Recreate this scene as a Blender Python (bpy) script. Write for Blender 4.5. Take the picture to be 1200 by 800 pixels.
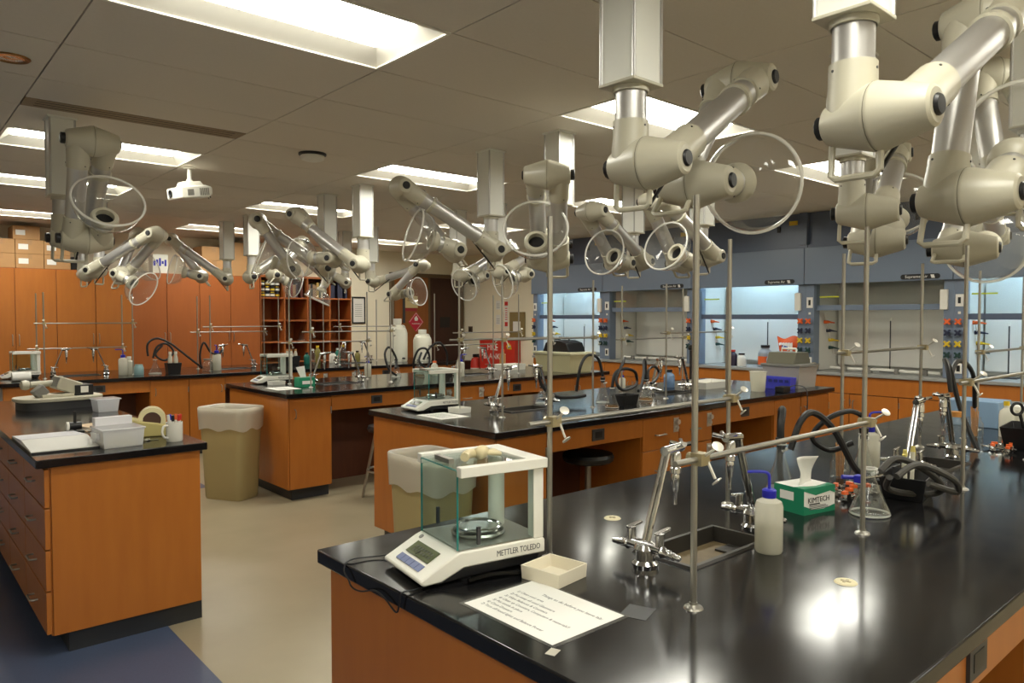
import bpy, math, random
from mathutils import Vector, Matrix
random.seed(4)
for o in list(bpy.data.objects): bpy.data.objects.remove(o, do_unlink=True)
sc = bpy.context.scene
COL = sc.collection
R = math.radians
# ---------------------------------------------------------------- camera, world, exposure
cd = bpy.data.cameras.new('camera'); cam = bpy.data.objects.new('camera', cd); COL.objects.link(cam)
cam.location = (0, 0, 1.55)
yaw, pitch = R(48.82), R(-1.864)
cam.rotation_euler = Vector((math.cos(yaw)*math.cos(pitch), math.sin(yaw)*math.cos(pitch), math.sin(pitch))).to_track_quat('-Z', 'Y').to_euler()
cd.sensor_width = 36; cd.lens = 36*860/1200; cd.clip_start = .05; cd.clip_end = 60
sc.camera = cam
sc.cycles.transparent_max_bounces = 48
w = bpy.data.worlds.new('world'); sc.world = w; w.use_nodes = True
w.node_tree.nodes['Background'].inputs[0].default_value = (.9, .85, .75, 1)
w.node_tree.nodes['Background'].inputs[1].default_value = .05
vs = sc.view_settings
vs.view_transform = 'Standard'; vs.look = 'None'; vs.gamma = 1; vs.use_curve_mapping = False
vs.exposure = 0.98
LAMP = 13.0          # ceiling lens emission
HOODLAMP = 22.0       # fume hood lamp emission
CEIL = 2.75
ZC = .914            # worktop height

# ---------------------------------------------------------------- materials
def lin(c):
    return tuple((x/255/12.92 if x/255 <= .04045 else ((x/255+.055)/1.055)**2.4) for x in c)
MATS = {}
def mat(name, rgb, rough=.5, metal=0, noise=0, scale=20, stretch=(1, 1, 1), rgb2=None, bump=0, spec=.5, emit=0, trans=0, coat=0, rvar=0, sss=0):
    if name in MATS: return MATS[name]
    m = bpy.data.materials.new(name); m.use_nodes = True
    nt = m.node_tree; b = nt.nodes['Principled BSDF']
    c = lin(rgb)
    b.inputs['Base Color'].default_value = (*c, 1)
    b.inputs['Roughness'].default_value = rough; b.inputs['Metallic'].default_value = metal
    b.inputs['Specular IOR Level'].default_value = spec
    b.inputs['Coat Weight'].default_value = coat
    if trans: b.inputs['Transmission Weight'].default_value = trans
    if sss:
        b.inputs['Subsurface Weight'].default_value = sss; b.inputs['Subsurface Radius'].default_value = (.02, .02, .02)
    if emit:
        b.inputs['Emission Color'].default_value = (*c, 1); b.inputs['Emission Strength'].default_value = emit
    if noise or bump or rvar:
        tc = nt.nodes.new('ShaderNodeTexCoord'); mp = nt.nodes.new('ShaderNodeMapping'); nz = nt.nodes.new('ShaderNodeTexNoise')
        mp.inputs['Scale'].default_value = stretch; nz.inputs['Scale'].default_value = scale; nz.inputs['Detail'].default_value = 6
        nt.links.new(tc.outputs['Object'], mp.inputs['Vector']); nt.links.new(mp.outputs['Vector'], nz.inputs['Vector'])
        if noise:
            mx = nt.nodes.new('ShaderNodeMix'); mx.data_type = 'RGBA'
            c2 = lin(rgb2) if rgb2 else tuple(x*(1-noise) for x in c)
            mx.inputs['A'].default_value = (*c, 1); mx.inputs['B'].default_value = (*c2, 1)
            nt.links.new(nz.outputs['Fac'], mx.inputs['Factor']); nt.links.new(mx.outputs['Result'], b.inputs['Base Color'])
        if rvar:
            mr = nt.nodes.new('ShaderNodeMapRange'); mr.inputs['To Min'].default_value = rough-rvar; mr.inputs['To Max'].default_value = rough+rvar
            nt.links.new(nz.outputs['Fac'], mr.inputs['Value']); nt.links.new(mr.outputs['Result'], b.inputs['Roughness'])
        if bump:
            bp = nt.nodes.new('ShaderNodeBump'); bp.inputs['Strength'].default_value = bump; bp.inputs['Distance'].default_value = .002
            nt.links.new(nz.outputs['Fac'], bp.inputs['Height']); nt.links.new(bp.outputs['Normal'], b.inputs['Normal'])
    MATS[name] = m
    return m
def clear(name, tint, ior=1.35, rough=.03, body=0.0, bodycol=(255, 255, 255), edge=4.5):
    """thin clear sheet: transparent with a fresnel sheen (and optionally a little milky body)"""
    m = bpy.data.materials.new(name); m.use_nodes = True; nt = m.node_tree
    for n in list(nt.nodes): nt.nodes.remove(n)
    out = nt.nodes.new('ShaderNodeOutputMaterial'); tr = nt.nodes.new('ShaderNodeBsdfTransparent'); gl = nt.nodes.new('ShaderNodeBsdfGlossy')
    lw = nt.nodes.new('ShaderNodeLayerWeight'); lw.inputs['Blend'].default_value = .5
    pw = nt.nodes.new('ShaderNodeMath'); pw.operation = 'POWER'; pw.inputs[1].default_value = edge
    f0 = ((ior-1)/(ior+1))**2
    fr = nt.nodes.new('ShaderNodeMapRange'); fr.inputs['To Min'].default_value = f0; fr.inputs['To Max'].default_value = .85
    nt.links.new(lw.outputs['Facing'], pw.inputs[0]); nt.links.new(pw.outputs[0], fr.inputs['Value']); mx = nt.nodes.new('ShaderNodeMixShader')
    tr.inputs['Color'].default_value = (*lin(tint), 1); gl.inputs['Roughness'].default_value = rough
    a = tr.outputs[0]
    if body:
        df = nt.nodes.new('ShaderNodeBsdfDiffuse'); df.inputs['Color'].default_value = (*lin(bodycol), 1)
        tl = nt.nodes.new('ShaderNodeBsdfTranslucent'); tl.inputs['Color'].default_value = (*lin(bodycol), 1)
        ad = nt.nodes.new('ShaderNodeMixShader'); nt.links.new(df.outputs[0], ad.inputs[1]); nt.links.new(tl.outputs[0], ad.inputs[2])
        m2 = nt.nodes.new('ShaderNodeMixShader'); m2.inputs[0].default_value = body
        nt.links.new(tr.outputs[0], m2.inputs[1]); nt.links.new(ad.outputs[0], m2.inputs[2]); a = m2.outputs[0]
    nt.links.new(fr.outputs[0], mx.inputs[0]); nt.links.new(a, mx.inputs[1]); nt.links.new(gl.outputs[0], mx.inputs[2]); nt.links.new(mx.outputs[0], out.inputs[0])
    MATS[name] = m
    return m
def emis(name, rgb, s):
    m = bpy.data.materials.new(name); m.use_nodes = True; nt = m.node_tree
    for n in list(nt.nodes): nt.nodes.remove(n)
    out = nt.nodes.new('ShaderNodeOutputMaterial'); e = nt.nodes.new('ShaderNodeEmission')
    e.inputs[0].default_value = (*rgb, 1); e.inputs[1].default_value = s; nt.links.new(e.outputs[0], out.inputs[0])
    return m
WOOD = mat('wood', (184, 112, 42), .38, noise=.5, scale=5, stretch=(4, 4, .5), rgb2=(164, 94, 32), coat=.1)
WOODR = mat('wood_red', (172, 96, 44), .4, noise=.5, scale=4, stretch=(4, 4, .5), rgb2=(152, 82, 34), coat=.1)
WOODIN = mat('wood_inside', (100, 52, 26), .55, noise=.4, scale=6, stretch=(4, 4, .5))  # tone darkened to carry the shade inside the knee spaces
WOODDK = mat('wood_dark', (66, 34, 20), .5, noise=.4, scale=6, stretch=(4, 4, .5))
EPOXY = mat('epoxy', (17, 17, 19), .14, noise=.5, scale=9, rgb2=(26, 25, 26), rvar=.05, spec=.42)
SINKM = mat('sink_resin', (46, 42, 36), .35, noise=.5, scale=30, rgb2=(30, 28, 26))
SINKB = mat('sink_bottom', (120, 104, 74), .6, noise=1, scale=24, rgb2=(74, 62, 42))
KICK = mat('kick', (40, 42, 46), .45)
FLOOR = mat('floor_vinyl', (164, 152, 126), .3, noise=1, scale=3, rgb2=(150, 138, 112), rvar=.05)
BLUEF = mat('floor_blue', (80, 92, 120), .35, noise=1, scale=90, rgb2=(68, 80, 106))
TILE = mat('ceiling_tile', (226, 218, 204), .9, noise=.08, scale=60, bump=.1)
PLEN = mat('plenum', (60, 56, 50), .9)
WALL = mat('wall_paint', (242, 234, 210), .7, noise=.05, scale=3)
CREAM = mat('cream_plastic', (188, 183, 164), .36)
ALU = mat('brushed_aluminium', (192, 190, 187), .4, metal=.75)
COLM = mat('painted_column', (226, 226, 218), .35)
STEEL = mat('steel', (168, 165, 157), .34, metal=.9)
CHROME = mat('chrome', (205, 205, 205), .14, metal=1)
BLACK = mat('black_plastic', (20, 20, 22), .4)
RUBBER = mat('black_rubber', (24, 24, 25), .5)
BRASS = mat('zinc_clamp', (176, 164, 132), .35, metal=.7)
WHITE = mat('white_plastic', (228, 226, 216), .4)
PAPER = mat('paper', (232, 230, 224), .7)
INK = mat('ink', (30, 30, 32), .6)
INKG = mat('ink_grey', (90, 90, 92), .6)
GREY = mat('grey_plastic', (120, 118, 112), .45)
DGREY = mat('dark_grey_plastic', (58, 58, 60), .45)
GLASS = clear('glass', (244, 247, 246), 1.4, .04, .05, (240, 242, 240), 2.2)
DOME = clear('clear_acrylic', (246, 246, 243), 1.5, .06, .08, (244, 244, 240), 2.6)
RIMG = clear('acrylic_rim', (245, 244, 240), 1.45, .15, .7, (250, 249, 244))
PANE = clear('balance_pane', (240, 246, 245), 1.2, .02)
PEDGE = mat('pane_edge', (40, 120, 115), .2)
MILK = clear('milky_plastic', (240, 240, 235), 1.3, .25, .8, (240, 238, 226))
LIQ = clear('milky_liquid', (225, 225, 215), 1.2, .2, .5, (225, 222, 205))
TUBP = clear('clear_tub_plastic', (246, 247, 248), 1.3, .15, .6, (248, 248, 250))
LINER = clear('bin_liner', (240, 238, 230), 1.3, .3, .85, (240, 236, 224))
BLUEC = mat('blue_cap', (38, 40, 170), .35)
HOODB = mat('hood_blue_grey', (112, 126, 146), .32, spec=.6)
HOODD = mat('hood_dark_blue', (88, 100, 122), .32)
HLIN = mat('hood_liner', (222, 220, 212), .5)
HTOP = mat('hood_worktop', (150, 152, 150), .35)
RED = mat('red', (200, 50, 36), .45); ORANGE = mat('orange', (232, 104, 44), .45); YEL = mat('yellow', (224, 190, 40), .45)
NAVY = mat('navy', (34, 40, 66), .45); GREEND = mat('dark_green', (24, 58, 54), .45); LIME = mat('lime_sticker', (190, 200, 40), .6)
CARD = mat('cardboard', (184, 140, 92), .75, noise=.15, scale=8)
BIN = mat('bin_olive', (168, 154, 108), .5)
TAPEG = mat('tape_dispenser', (190, 176, 112), .45)
KGRN = mat('box_green', (22, 128, 92), .5)
LCD = mat('lcd', (84, 92, 60), .25); KEYB = mat('key_blue', (108, 118, 158), .4)
CORK = mat('cork', (190, 138, 88), .8)
LENS = emis('lamp_lens', (.96, .94, .83), LAMP)
HLAMP = emis('hood_lamp', (.52, .77, 1.0), HOODLAMP)
TROF = mat('troffer_white', (236, 232, 220), .45)

# ---------------------------------------------------------------- mesh helpers
def frame(ax):
    ax = Vector(ax).normalized(); t = Vector((0, 0, 1)) if abs(ax.z) < .95 else Vector((1, 0, 0))
    u = t.cross(ax).normalized(); return u, ax.cross(u), ax
def spline(pts, k=6):
    P = [Vector(p) for p in pts]; out = []
    for i in range(len(P)-1):
        a, b, c, d = P[max(i-1, 0)], P[i], P[i+1], P[min(i+2, len(P)-1)]
        for j in range(k):
            t = j/k
            out.append(.5*((2*b)+(c-a)*t+(2*a-5*b+4*c-d)*t*t+(3*b-a-3*c+d)*t**3))
    return out+[P[-1]]
class MB:
    def __init__(s): s.v = []; s.f = []
    def add(s, vs, fs):
        n = len(s.v); s.v += [tuple(v) for v in vs]; s.f += [tuple(i+n for i in f) for f in fs]; return s
    def box(s, x0, x1, y0, y1, z0, z1, M=None):
        vs = [Vector((x, y, z)) for z in (z0, z1) for y in (y0, y1) for x in (x0, x1)]
        if M is not None: vs = [M @ v for v in vs]
        return s.add(vs, [(0, 2, 3, 1), (4, 5, 7, 6), (0, 1, 5, 4), (2, 6, 7, 3), (0, 4, 6, 2), (1, 3, 7, 5)])
    def lathe(s, prof, o=(0, 0, 0), ax=(0, 0, 1), n=20):
        u, v, a = frame(ax); o = Vector(o); vs = []; rings = []
        for r, h in prof:
            if r < 1e-6: rings.append([len(vs)]); vs.append(o+a*h)
            else:
                rings.append(list(range(len(vs), len(vs)+n)))
                vs += [o+a*h+(u*math.cos(2*math.pi*i/n)+v*math.sin(2*math.pi*i/n))*r for i in range(n)]
        fs = []
        for A, B in zip(rings, rings[1:]):
            for i in range(n):
                j = (i+1) % n
                if len(A) == 1 and len(B) == 1: continue
                if len(A) == 1: fs.append((A[0], B[j], B[i]))
                elif len(B) == 1: fs.append((A[i], A[j], B[0]))
                else: fs.append((A[i], A[j], B[j], B[i]))
        return s.add(vs, fs)
    def cyl(s, p0, p1, r0, r1=None, n=16):
        p0 = Vector(p0); p1 = Vector(p1); r1 = r0 if r1 is None else r1; L = (p1-p0).length
        return s.lathe([(0, 0), (r0, 0), (r1, L), (0, L)], p0, p1-p0, n)
    def tube(s, pts, r, n=8):
        P = [Vector(p) for p in pts]; vs = []; fs = []; u0 = None
        for i, p in enumerate(P):
            t = (P[min(i+1, len(P)-1)]-P[max(i-1, 0)]).normalized()
            if u0 is None: u0, v0, _ = frame(t)
            else:
                u0 = (u0-t*u0.dot(t)).normalized(); v0 = t.cross(u0)
            vs += [p+(u0*math.cos(2*math.pi*k/n)+v0*math.sin(2*math.pi*k/n))*r for k in range(n)]
        for i in range(len(P)-1):
            for k in range(n):
                j = (k+1) % n; fs.append((i*n+k, i*n+j, (i+1)*n+j, (i+1)*n+k))
        fs.append(tuple(range(n-1, -1, -1))); fs.append(tuple(range((len(P)-1)*n, len(P)*n)))
        return s.add(vs, fs)
    def torus(s, o, ax, Rr, r, n=32, m=8):
        u, v, a = frame(ax); o = Vector(o); vs = []; fs = []
        for i in range(n):
            d = u*math.cos(2*math.pi*i/n)+v*math.sin(2*math.pi*i/n)
            for k in range(m):
                t = 2*math.pi*k/m; vs.append(o+d*(Rr+r*math.cos(t))+a*r*math.sin(t))
        for i in range(n):
            for k in range(m):
                i2 = (i+1) % n; k2 = (k+1) % m; fs.append((i*m+k, i2*m+k, i2*m+k2, i*m+k2))
        return s.add(vs, fs)
    def prism(s, poly, t0, t1, f):
        """poly of (a,b) extruded between t0 and t1; f(a,b,t) gives the point"""
        n = len(poly); vs = [f(a, b, t0) for a, b in poly]+[f(a, b, t1) for a, b in poly]
        fs = [tuple(range(n-1, -1, -1)), tuple(range(n, 2*n))]+[(i, (i+1) % n, n+(i+1) % n, n+i) for i in range(n)]
        return s.add(vs, fs)
    def taper(s, x0, x1, y0, y1, z0, z1, k, hollow=0):
        """box whose foot is k times its mouth; hollow = wall thickness (open top)"""
        cx, cy = (x0+x1)/2, (y0+y1)/2
        def ring(q, z, ins=0): return [Vector((cx+sx*((x1-x0)/2*q-ins), cy+sy*((y1-y0)/2*q-ins), z)) for sx, sy in ((-1, -1), (1, -1), (1, 1), (-1, 1))]
        if not hollow:
            return s.add(ring(k, z0)+ring(1, z1), [(3, 2, 1, 0), (4, 5, 6, 7)]+[(i, (i+1) % 4, 4+(i+1) % 4, 4+i) for i in range(4)])
        vs = ring(k, z0)+ring(1, z1)+ring(1, z1, hollow)+ring(k, z0+hollow, hollow)
        fs = [(3, 2, 1, 0)]
        for a in (0, 4, 8): fs += [(a+i, a+(i+1) % 4, a+4+(i+1) % 4, a+4+i) for i in range(4)]
        fs.append((12, 13, 14, 15))
        return s.add(vs, fs)
    def mesh(s, name, m, smooth=35):
        me = bpy.data.meshes.new(name); me.from_pydata(s.v, [], s.f); me.validate(); me.materials.append(m)
        if smooth:
            me.polygons.foreach_set('use_smooth', [True]*len(me.polygons)); me.set_sharp_from_angle(angle=R(smooth))
        return me
    def build(s, name, m, parent=None, loc=(0, 0, 0), bevel=0, smooth=35, rz=0):
        return obj(name, s.mesh(name, m, smooth), parent, loc, bevel, rz)
def obj(name, me, parent=None, loc=(0, 0, 0), bevel=0, rz=0):
    o = bpy.data.objects.new(name, me); COL.objects.link(o); o.location = loc; o.rotation_euler = (0, 0, rz)
    if parent: o.parent = parent
    if bevel:
        b = o.modifiers.new('bevel', 'BEVEL'); b.width = bevel; b.segments = 2; b.limit_method = 'ANGLE'; b.angle_limit = R(40)
    return o
def tag(o, label, cat, group=None):
    o['label'] = label; o['category'] = cat
    if group: o['group'] = group
    return o
def thing(name, label, cat, loc=(0, 0, 0), rz=0, group=None):
    o = bpy.data.objects.new(name, None); COL.objects.link(o); o.location = loc; o.rotation_euler = (0, 0, rz); o.empty_display_size = .05
    return tag(o, label, cat, group)
def struct(o): o['kind'] = 'structure'; return o
def copy_tree(o, loc=None, rz=None, label=None, group=None, parent=None):
    c = o.copy(); COL.objects.link(c)
    if parent: c.parent = parent
    if loc is not None: c.location = loc
    if rz is not None: c.rotation_euler = (0, 0, rz)
    if label: c['label'] = label
    if group: c['group'] = group
    for ch in list(o.children): copy_tree(ch, parent=c)
    return c
def B(x0, x1, y0, y1, z0, z1, M=None): return MB().box(x0, x1, y0, y1, z0, z1, M)
TXT = {}
def text(body, size, m, parent, loc, rot, name='lettering', align='CENTER', ext=.0004, sx=1):
    cu = bpy.data.curves.new('t', 'FONT'); cu.body = body; cu.size = size; cu.align_x = align; cu.extrude = ext; cu.resolution_u = 2
    to = bpy.data.objects.new('t', cu); COL.objects.link(to)
    me = bpy.data.meshes.new_from_object(to); bpy.data.objects.remove(to, do_unlink=True)
    me.materials.clear(); me.materials.append(m); me.name = name
    o = obj(name, me, parent, loc); o.rotation_euler = rot; o.scale = (sx, 1, 1)
    return o
ORD = ['first', 'second', 'third', 'fourth', 'fifth', 'sixth', 'seventh', 'eighth']

# ---------------------------------------------------------------- the room
X0, X1, Y0, Y1 = -2.6, 8.78, -3.2, 11.5
fl = struct(B(X0, X1, Y0, Y1, -.1, 0).build('floor', FLOOR))
B(X0, 1.095, Y0, Y1, 0, .0012).build('blue_vinyl', BLUEF, fl)['label'] = 'dark blue vinyl strip along the left aisle'
B(2.0, 2.3, 6.85, 7.15, 0, .0012).build('blue_tile', BLUEF, fl)
struct(B(X0, X1, Y1, Y1+.1, 0, CEIL+.2).build('wall_back', WALL))
struct(B(X1, X1+.1, Y0, Y1, 0, CEIL+.2).build('wall_right', WALL))
struct(B(X0-.1, X0, Y0, Y1, 0, CEIL+.2).build('wall_left', WALL))
struct(B(X0, X1, Y0-.1, Y0, 0, CEIL+.2).build('wall_front', WALL))
struct(B(6.03, 7.1, Y1-.012, Y1, 0, .1).build('baseboard_back', KICK))
struct(B(X1-.012, X1, 8.75, Y1, 0, .1).build('baseboard_right', KICK))
ce = struct(B(X0, X1, Y0, Y1, CEIL+.16, CEIL+.2).build('ceiling', PLEN))
GX, GY, TX, TY = .66, 2.53, 1.22, .61
LIGHTS = []
for cxi, rows in ((0, (2.53, 5.58, 7.41, 9.85, .09, -2.35)), (2, (2.53, 4.97, 7.41, 9.85, .09, -2.35)), (4, (2.53, 4.97, 7.41, 9.85, .09, -2.35)), (-2, (.09, -2.35))):
    for y in rows: LIGHTS.append((cxi, round((y-GY)/TY)))
g = .0035
tm = B(g, TX-g, g, TY-g, CEIL, CEIL+.014).mesh('ceiling_tile', TILE, 0)
for i in range(-3, 7):
    for j in range(-10, 15):
        x, y = GX+i*TX, GY+j*TY
        if (i, j) in LIGHTS or x > X1-.1 or y > Y1-.1 or x+TX < X0+.1 or y+TY < Y0+.1: continue
        xe, ye = min(x+TX, X1), min(y+TY, Y1); xs, ys = max(x, X0), max(y, Y0)
        if (i, j) == (0, 3): ye -= .19      # the slot diffuser sits in the edge of this tile
        if xe-xs < TX-.001 or ye-ys < TY-.001:
            B(xs+g, xe-g, ys+g, ye-g, CEIL, CEIL+.014).build('ceiling_tile', TILE, ce, smooth=0)
        else: obj('ceiling_tile', tm, ce, (x, y, 0))
# recessed fluorescent troffers
def troffer():
    t = thing('ceiling_light', '', 'ceiling light')
    m = MB(); z0, z1 = CEIL, CEIL+.055; a, b, c, d = TX-.012, TY-.012, TX-.18, TY-.28
    o = [(-a/2, -b/2), (a/2, -b/2), (a/2, b/2), (-a/2, b/2)]; q = [(-c/2, -d/2), (c/2, -d/2), (c/2, d/2), (-c/2, d/2)]
    m.add([(x, y, z0) for x, y in o]+[(x, y, z1) for x, y in q], [(i, 4+i, 4+(i+1) % 4, (i+1) % 4) for i in range(4)])
    m.add([(x*1.004, y*1.004, z0) for x, y in o]+[(x, y, z1+.03) for x, y in o], [(i, (i+1) % 4, 4+(i+1) % 4, 4+i) for i in range(4)]+[(4, 5, 6, 7)])
    m.build('housing', TROF, t, smooth=0)
    B(-c/2, c/2, -d/2, d/2, z1-.006, z1).build('lens', LENS, t, smooth=0)
    r = MB()
    for x0, x1, y0, y1 in ((-a/2, a/2, -b/2-.004, -b/2+.012), (-a/2, a/2, b/2-.012, b/2+.004), (-a/2-.004, -a/2+.012, -b/2, b/2), (a/2-.012, a/2+.004, -b/2, b/2)): r.box(x0, x1, y0, y1, z0-.003, z0+.004)
    r.build('trim_frame', TROF, t, smooth=0)
    return t
tp = troffer()
LNAME = {(0, 0): 'recessed fluorescent ceiling light nearest the camera, top left, shown largest', (0, 5): 'recessed fluorescent ceiling light beside the ceiling projector',
 (0, 8): 'recessed fluorescent ceiling light left of the left-hand arm column, second strip from the front', (0, 12): 'recessed fluorescent ceiling light at far left above the cardboard boxes',
 (2, 0): 'recessed fluorescent ceiling light behind the tall column of the central extraction arm', (2, 4): 'recessed fluorescent ceiling light above the middle arms, right of the round detector',
 (2, 8): 'recessed fluorescent ceiling light crossed by two arm columns near the middle left', (2, 12): 'recessed fluorescent ceiling light above the far tall cabinets',
 (4, 0): 'recessed fluorescent ceiling light at right, above the fume hood row', (4, 4): 'recessed fluorescent ceiling light right of centre behind the small arms',
 (4, 8): 'recessed fluorescent ceiling light far centre, seen past the middle arm column', (4, 12): 'recessed fluorescent ceiling light above the far doors'}
for k, (i, j) in enumerate(LIGHTS):
    loc = (GX+(i+.5)*TX, GY+(j+.5)*TY, 0)
    lab = LNAME.get((i, j)); grp = 'ceiling lights'
    if not lab: lab = 'recessed fluorescent ceiling light outside the picture'; grp = 'ceiling lights out of view'
    if k == 0: o = tp; o.location = loc
    else: o = copy_tree(tp, loc)
    o['label'] = lab; o['group'] = grp
# slot diffuser, downlight, detector, projector
t = thing('slot_diffuser', 'long narrow brown slot air diffuser in the ceiling at upper left', 'air vent', (1.27, 4.875, CEIL))
B(-.606, .606, -.092, .092, -.002, .012).build('faceplate', mat('slot_brown', (150, 132, 106), .6), t)
for yy in (-.05, 0, .05): B(-.55, .55, yy-.004, yy+.004, -.003, -.001).build('slot', mat('slot_dark', (74, 62, 48), .7), t)
t = thing('downlight', 'round recessed downlight with chrome trim at upper left', 'ceiling light', (.515, 4.11, CEIL))
MB().lathe([(.055, 0), (.075, -.006), (.082, 0), (.055, .002), (.055, .0)], n=28).build('trim_ring', mat('bronze', (150, 110, 60), .3, metal=.8), t)
MB().lathe([(.056, -.002), (.04, -.0005), (.02, -.001), (0, -.002)], n=24).build('reflector', CHROME, t)
t = thing('smoke_detector', 'round dark-topped smoke detector on the ceiling left of centre', 'smoke detector', (2.467, 5.04, CEIL))
MB().lathe([(0, 0), (.1, 0), (.1, -.012), (.085, -.018)], n=28).build('base', BLACK, t)
MB().lathe([(.085, -.016), (.088, -.03), (.08, -.045), (.05, -.055), (0, -.056)], n=28).build('cover', WHITE, t)
t = thing('projector', 'white ceiling projector on a short pole, tilted down', 'projector', (1.95, 6.15, CEIL), R(12)); t.scale = (.74, .74, .95)
MB().lathe([(0, 0), (.06, 0), (.06, -.008), (.022, -.012), (.022, -.1), (.035, -.105), (.035, -.12), (0, -.12)], n=20).build('pole', WHITE, t)
M = Matrix.Translation((0, 0, -.12)) @ Matrix.Rotation(R(-8), 4, 'Y')
MB().prism([(-.1, 0), (-.13, -.04), (.13, -.04), (.09, 0)], -.06, .06, lambda a, b, c: M @ Vector((a, c, b))).build('mount_bracket', WHITE, t, bevel=.004)
body = MB().prism([(-.19, -.045), (-.19, -.135), (-.16, -.145), (.12, -.145), (.17, -.12), (.17, -.06), (.1, -.04), (-.14, -.04)], -.15, .15, lambda a, b, c: M @ Vector((a, c, b))).build('body', WHITE, t, bevel=.012)
v = MB()
for k in range(7): v.box(.02+k*.016, .028+k*.016, -.153, -.148, -.125, -.065, M)
v.build('vent_grille', GREY, body)
B(-.12, -.05, -.153, -.149, -.12, -.07, M).build('side_panel', GREY, body)
MB().lathe([(0, 0), (.03, 0), (.034, .012), (.026, .012), (.02, .004), (0, .004)], M @ Vector((-.19, .06, -.09)), M.to_3x3() @ Vector((-1, 0, 0)), 18).build('lens', BLACK, t)
MB().tube(spline([M @ Vector((.16, 0, -.09)), M @ Vector((.21, .01, -.1)), M @ Vector((.24, .02, -.14))]), .006).build('cable', BLACK, t)
MB().tube(spline([M @ Vector((.16, .05, -.08)), M @ Vector((.21, .06, -.085)), M @ Vector((.22, .02, -.15))]), .005).build('cable', BLACK, t)

# ---------------------------------------------------------------- back wall: tall cabinets, bookcase, doors
YF = 10.95
HND = MB().tube(spline([(0, 0, 0), (0, -.028, .012), (0, -.03, .05), (0, -.03, .09), (0, -.028, .128), (0, 0, .14)], 3), .005, 6).mesh('handle', STEEL)
def tall_cab(k, x0, x1, label):
    t = thing('tall_cabinet', label, 'cabinet', (x0, YF, 0), 0, 'tall storage cabinets along the back wall')
    wd = x1-x0; H = 2.17
    B(.0, wd, .02, Y1-YF-.002, .1, H).build('carcass', WOODR, t)
    B(.0, wd, .05, Y1-YF-.01, 0, .1).build('kick', KICK, t)
    for s in (0, 1):
        d = B(.004+s*wd/2, wd/2-.004+s*wd/2, 0, .02, .115, H-.01).build('door', WOOD if k < 3 else WOODR, t, bevel=.002)
        obj('handle', HND, d, (wd/2+(-.035 if s == 0 else .035), 0, 1.2))
cabs = [(.03, .92), (.92, 1.81), (1.81, 2.70), (2.70, 3.59), (3.59, 4.48)]
clab = ['tall wooden double-door cabinet at the far left edge of the back wall', 'tall wooden double-door cabinet below the stacked cardboard boxes at left',
        'tall wooden double-door cabinet right of the one under the stacked boxes', 'tall wooden double-door cabinet, second from the open bookcase', 'tall wooden double-door cabinet directly left of the open bookcase']
for k, (a, b) in enumerate(cabs): tall_cab(k, a, b, clab[k])
def cbox(x, z, w_, h, d, label, st=1, dark=0):
    t = thing('cardboard_box', label, 'box', (x, YF+.03, z), 0, 'cardboard boxes on the tall cabinets')
    B(0, w_, 0, d, 0, h).build('carton', CARD, t, bevel=.003)
    B(w_*.42, w_*.58, -.0015, 0, h*.62, h).build('packing_tape', mat('tape', (170, 128, 84), .35), t)
    if st: B(w_*.1, w_*.45, -.002, -.0005, h*.3, h*.68).build('paper_label', PAPER, t)
bz = [2.172, 2.352, 2.532]
nm = [['bottom', 'middle', 'top'], ['left', 'centre', 'right']]
for r_ in range(2):
    for c_, (xx, ww) in enumerate(((1.08, .3), (1.385, .3), (1.69, .29))):
        cbox(xx, bz[r_], ww, .178, .4, f'cardboard box with paper label, {nm[0][r_]} row {nm[1][c_]}, of the stack at upper left', 1)
cbox(1.36, bz[2], .29, .17, .4, 'cardboard box alone on top of the stacked boxes at upper left', 1)
cbox(3.62, 2.172, .4, .21, .4, 'wide brown cardboard box under another, on the cabinets right of the middle', 0)
cbox(3.64, 2.384, .34, .2, .4, 'brown cardboard box on top of a wider box above the cabinets', 0)
cbox(4.03, 2.172, .42, .5, .42, 'large tall cardboard carton above the cabinet beside the bookcase', 0)
t = thing('storage_carton', 'small white carton with blue print on top of the cabinets', 'box', (2.98, YF+.05, 2.172))
B(0, .2, 0, .2, 0, .26).build('carton', WHITE, t, bevel=.003)
for k in range(5): B(.01+k*.036, .036+k*.036, -.002, 0, .1+.03*(k % 2), .17+.02*(k % 3)).build('blue_print', BLUEC, t)
B(2.3, 2.42, YF+.05, YF+.25, 2.172, 2.40).build('dark_box', mat('darkbox', (60, 44, 34), .6)).update_tag()
tag(bpy.data.objects['dark_box'], 'small dark brown box on top of the cabinets left of the white carton', 'box')
tag(B(1.99, 2.1, YF+.05, YF+.3, 2.172, 2.34).build('black_case', BLACK, bevel=.004), 'small black case beside the stacked boxes on the cabinets', 'case')
# open bookcase
BX0, BX1 = 4.49, 6.03
t = thing('bookcase', 'reddish wooden open bookcase with four bays of shelves on the back wall', 'bookcase', (BX0, YF, 0))
W_ = BX1-BX0
B(0, W_, .5, .54, .1, 2.2).build('back_panel', WOODR, t)
B(0, W_, .0, .5, 2.17, 2.2).build('top_panel', WOODR, t); B(0, W_, .0, .5, .0, .1).build('plinth', WOODR, t)
for k in range(5): B(max(0, k*W_/4-.011), min(W_, k*W_/4+.011), 0, .5, .1, 2.17).build('upright' if 0 < k < 4 else 'side_panel', WOODR, t, bevel=.002)
SHZ = (.1, .5, .86, 1.18, 1.515, 1.865)
for k in range(4):
    for z in SHZ[1:]: B(k*W_/4+.012, (k+1)*W_/4-.012, .01, .5, z-.024, z).build('shelf', WOODR, t, bevel=.002)
bc = [(40, 44, 66), (120, 40, 38), (170, 140, 70), (40, 60, 52), (150, 120, 90), (60, 40, 60), (190, 180, 160), (70, 80, 110), (90, 40, 30), (36, 36, 40)]
nb = 0
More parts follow.
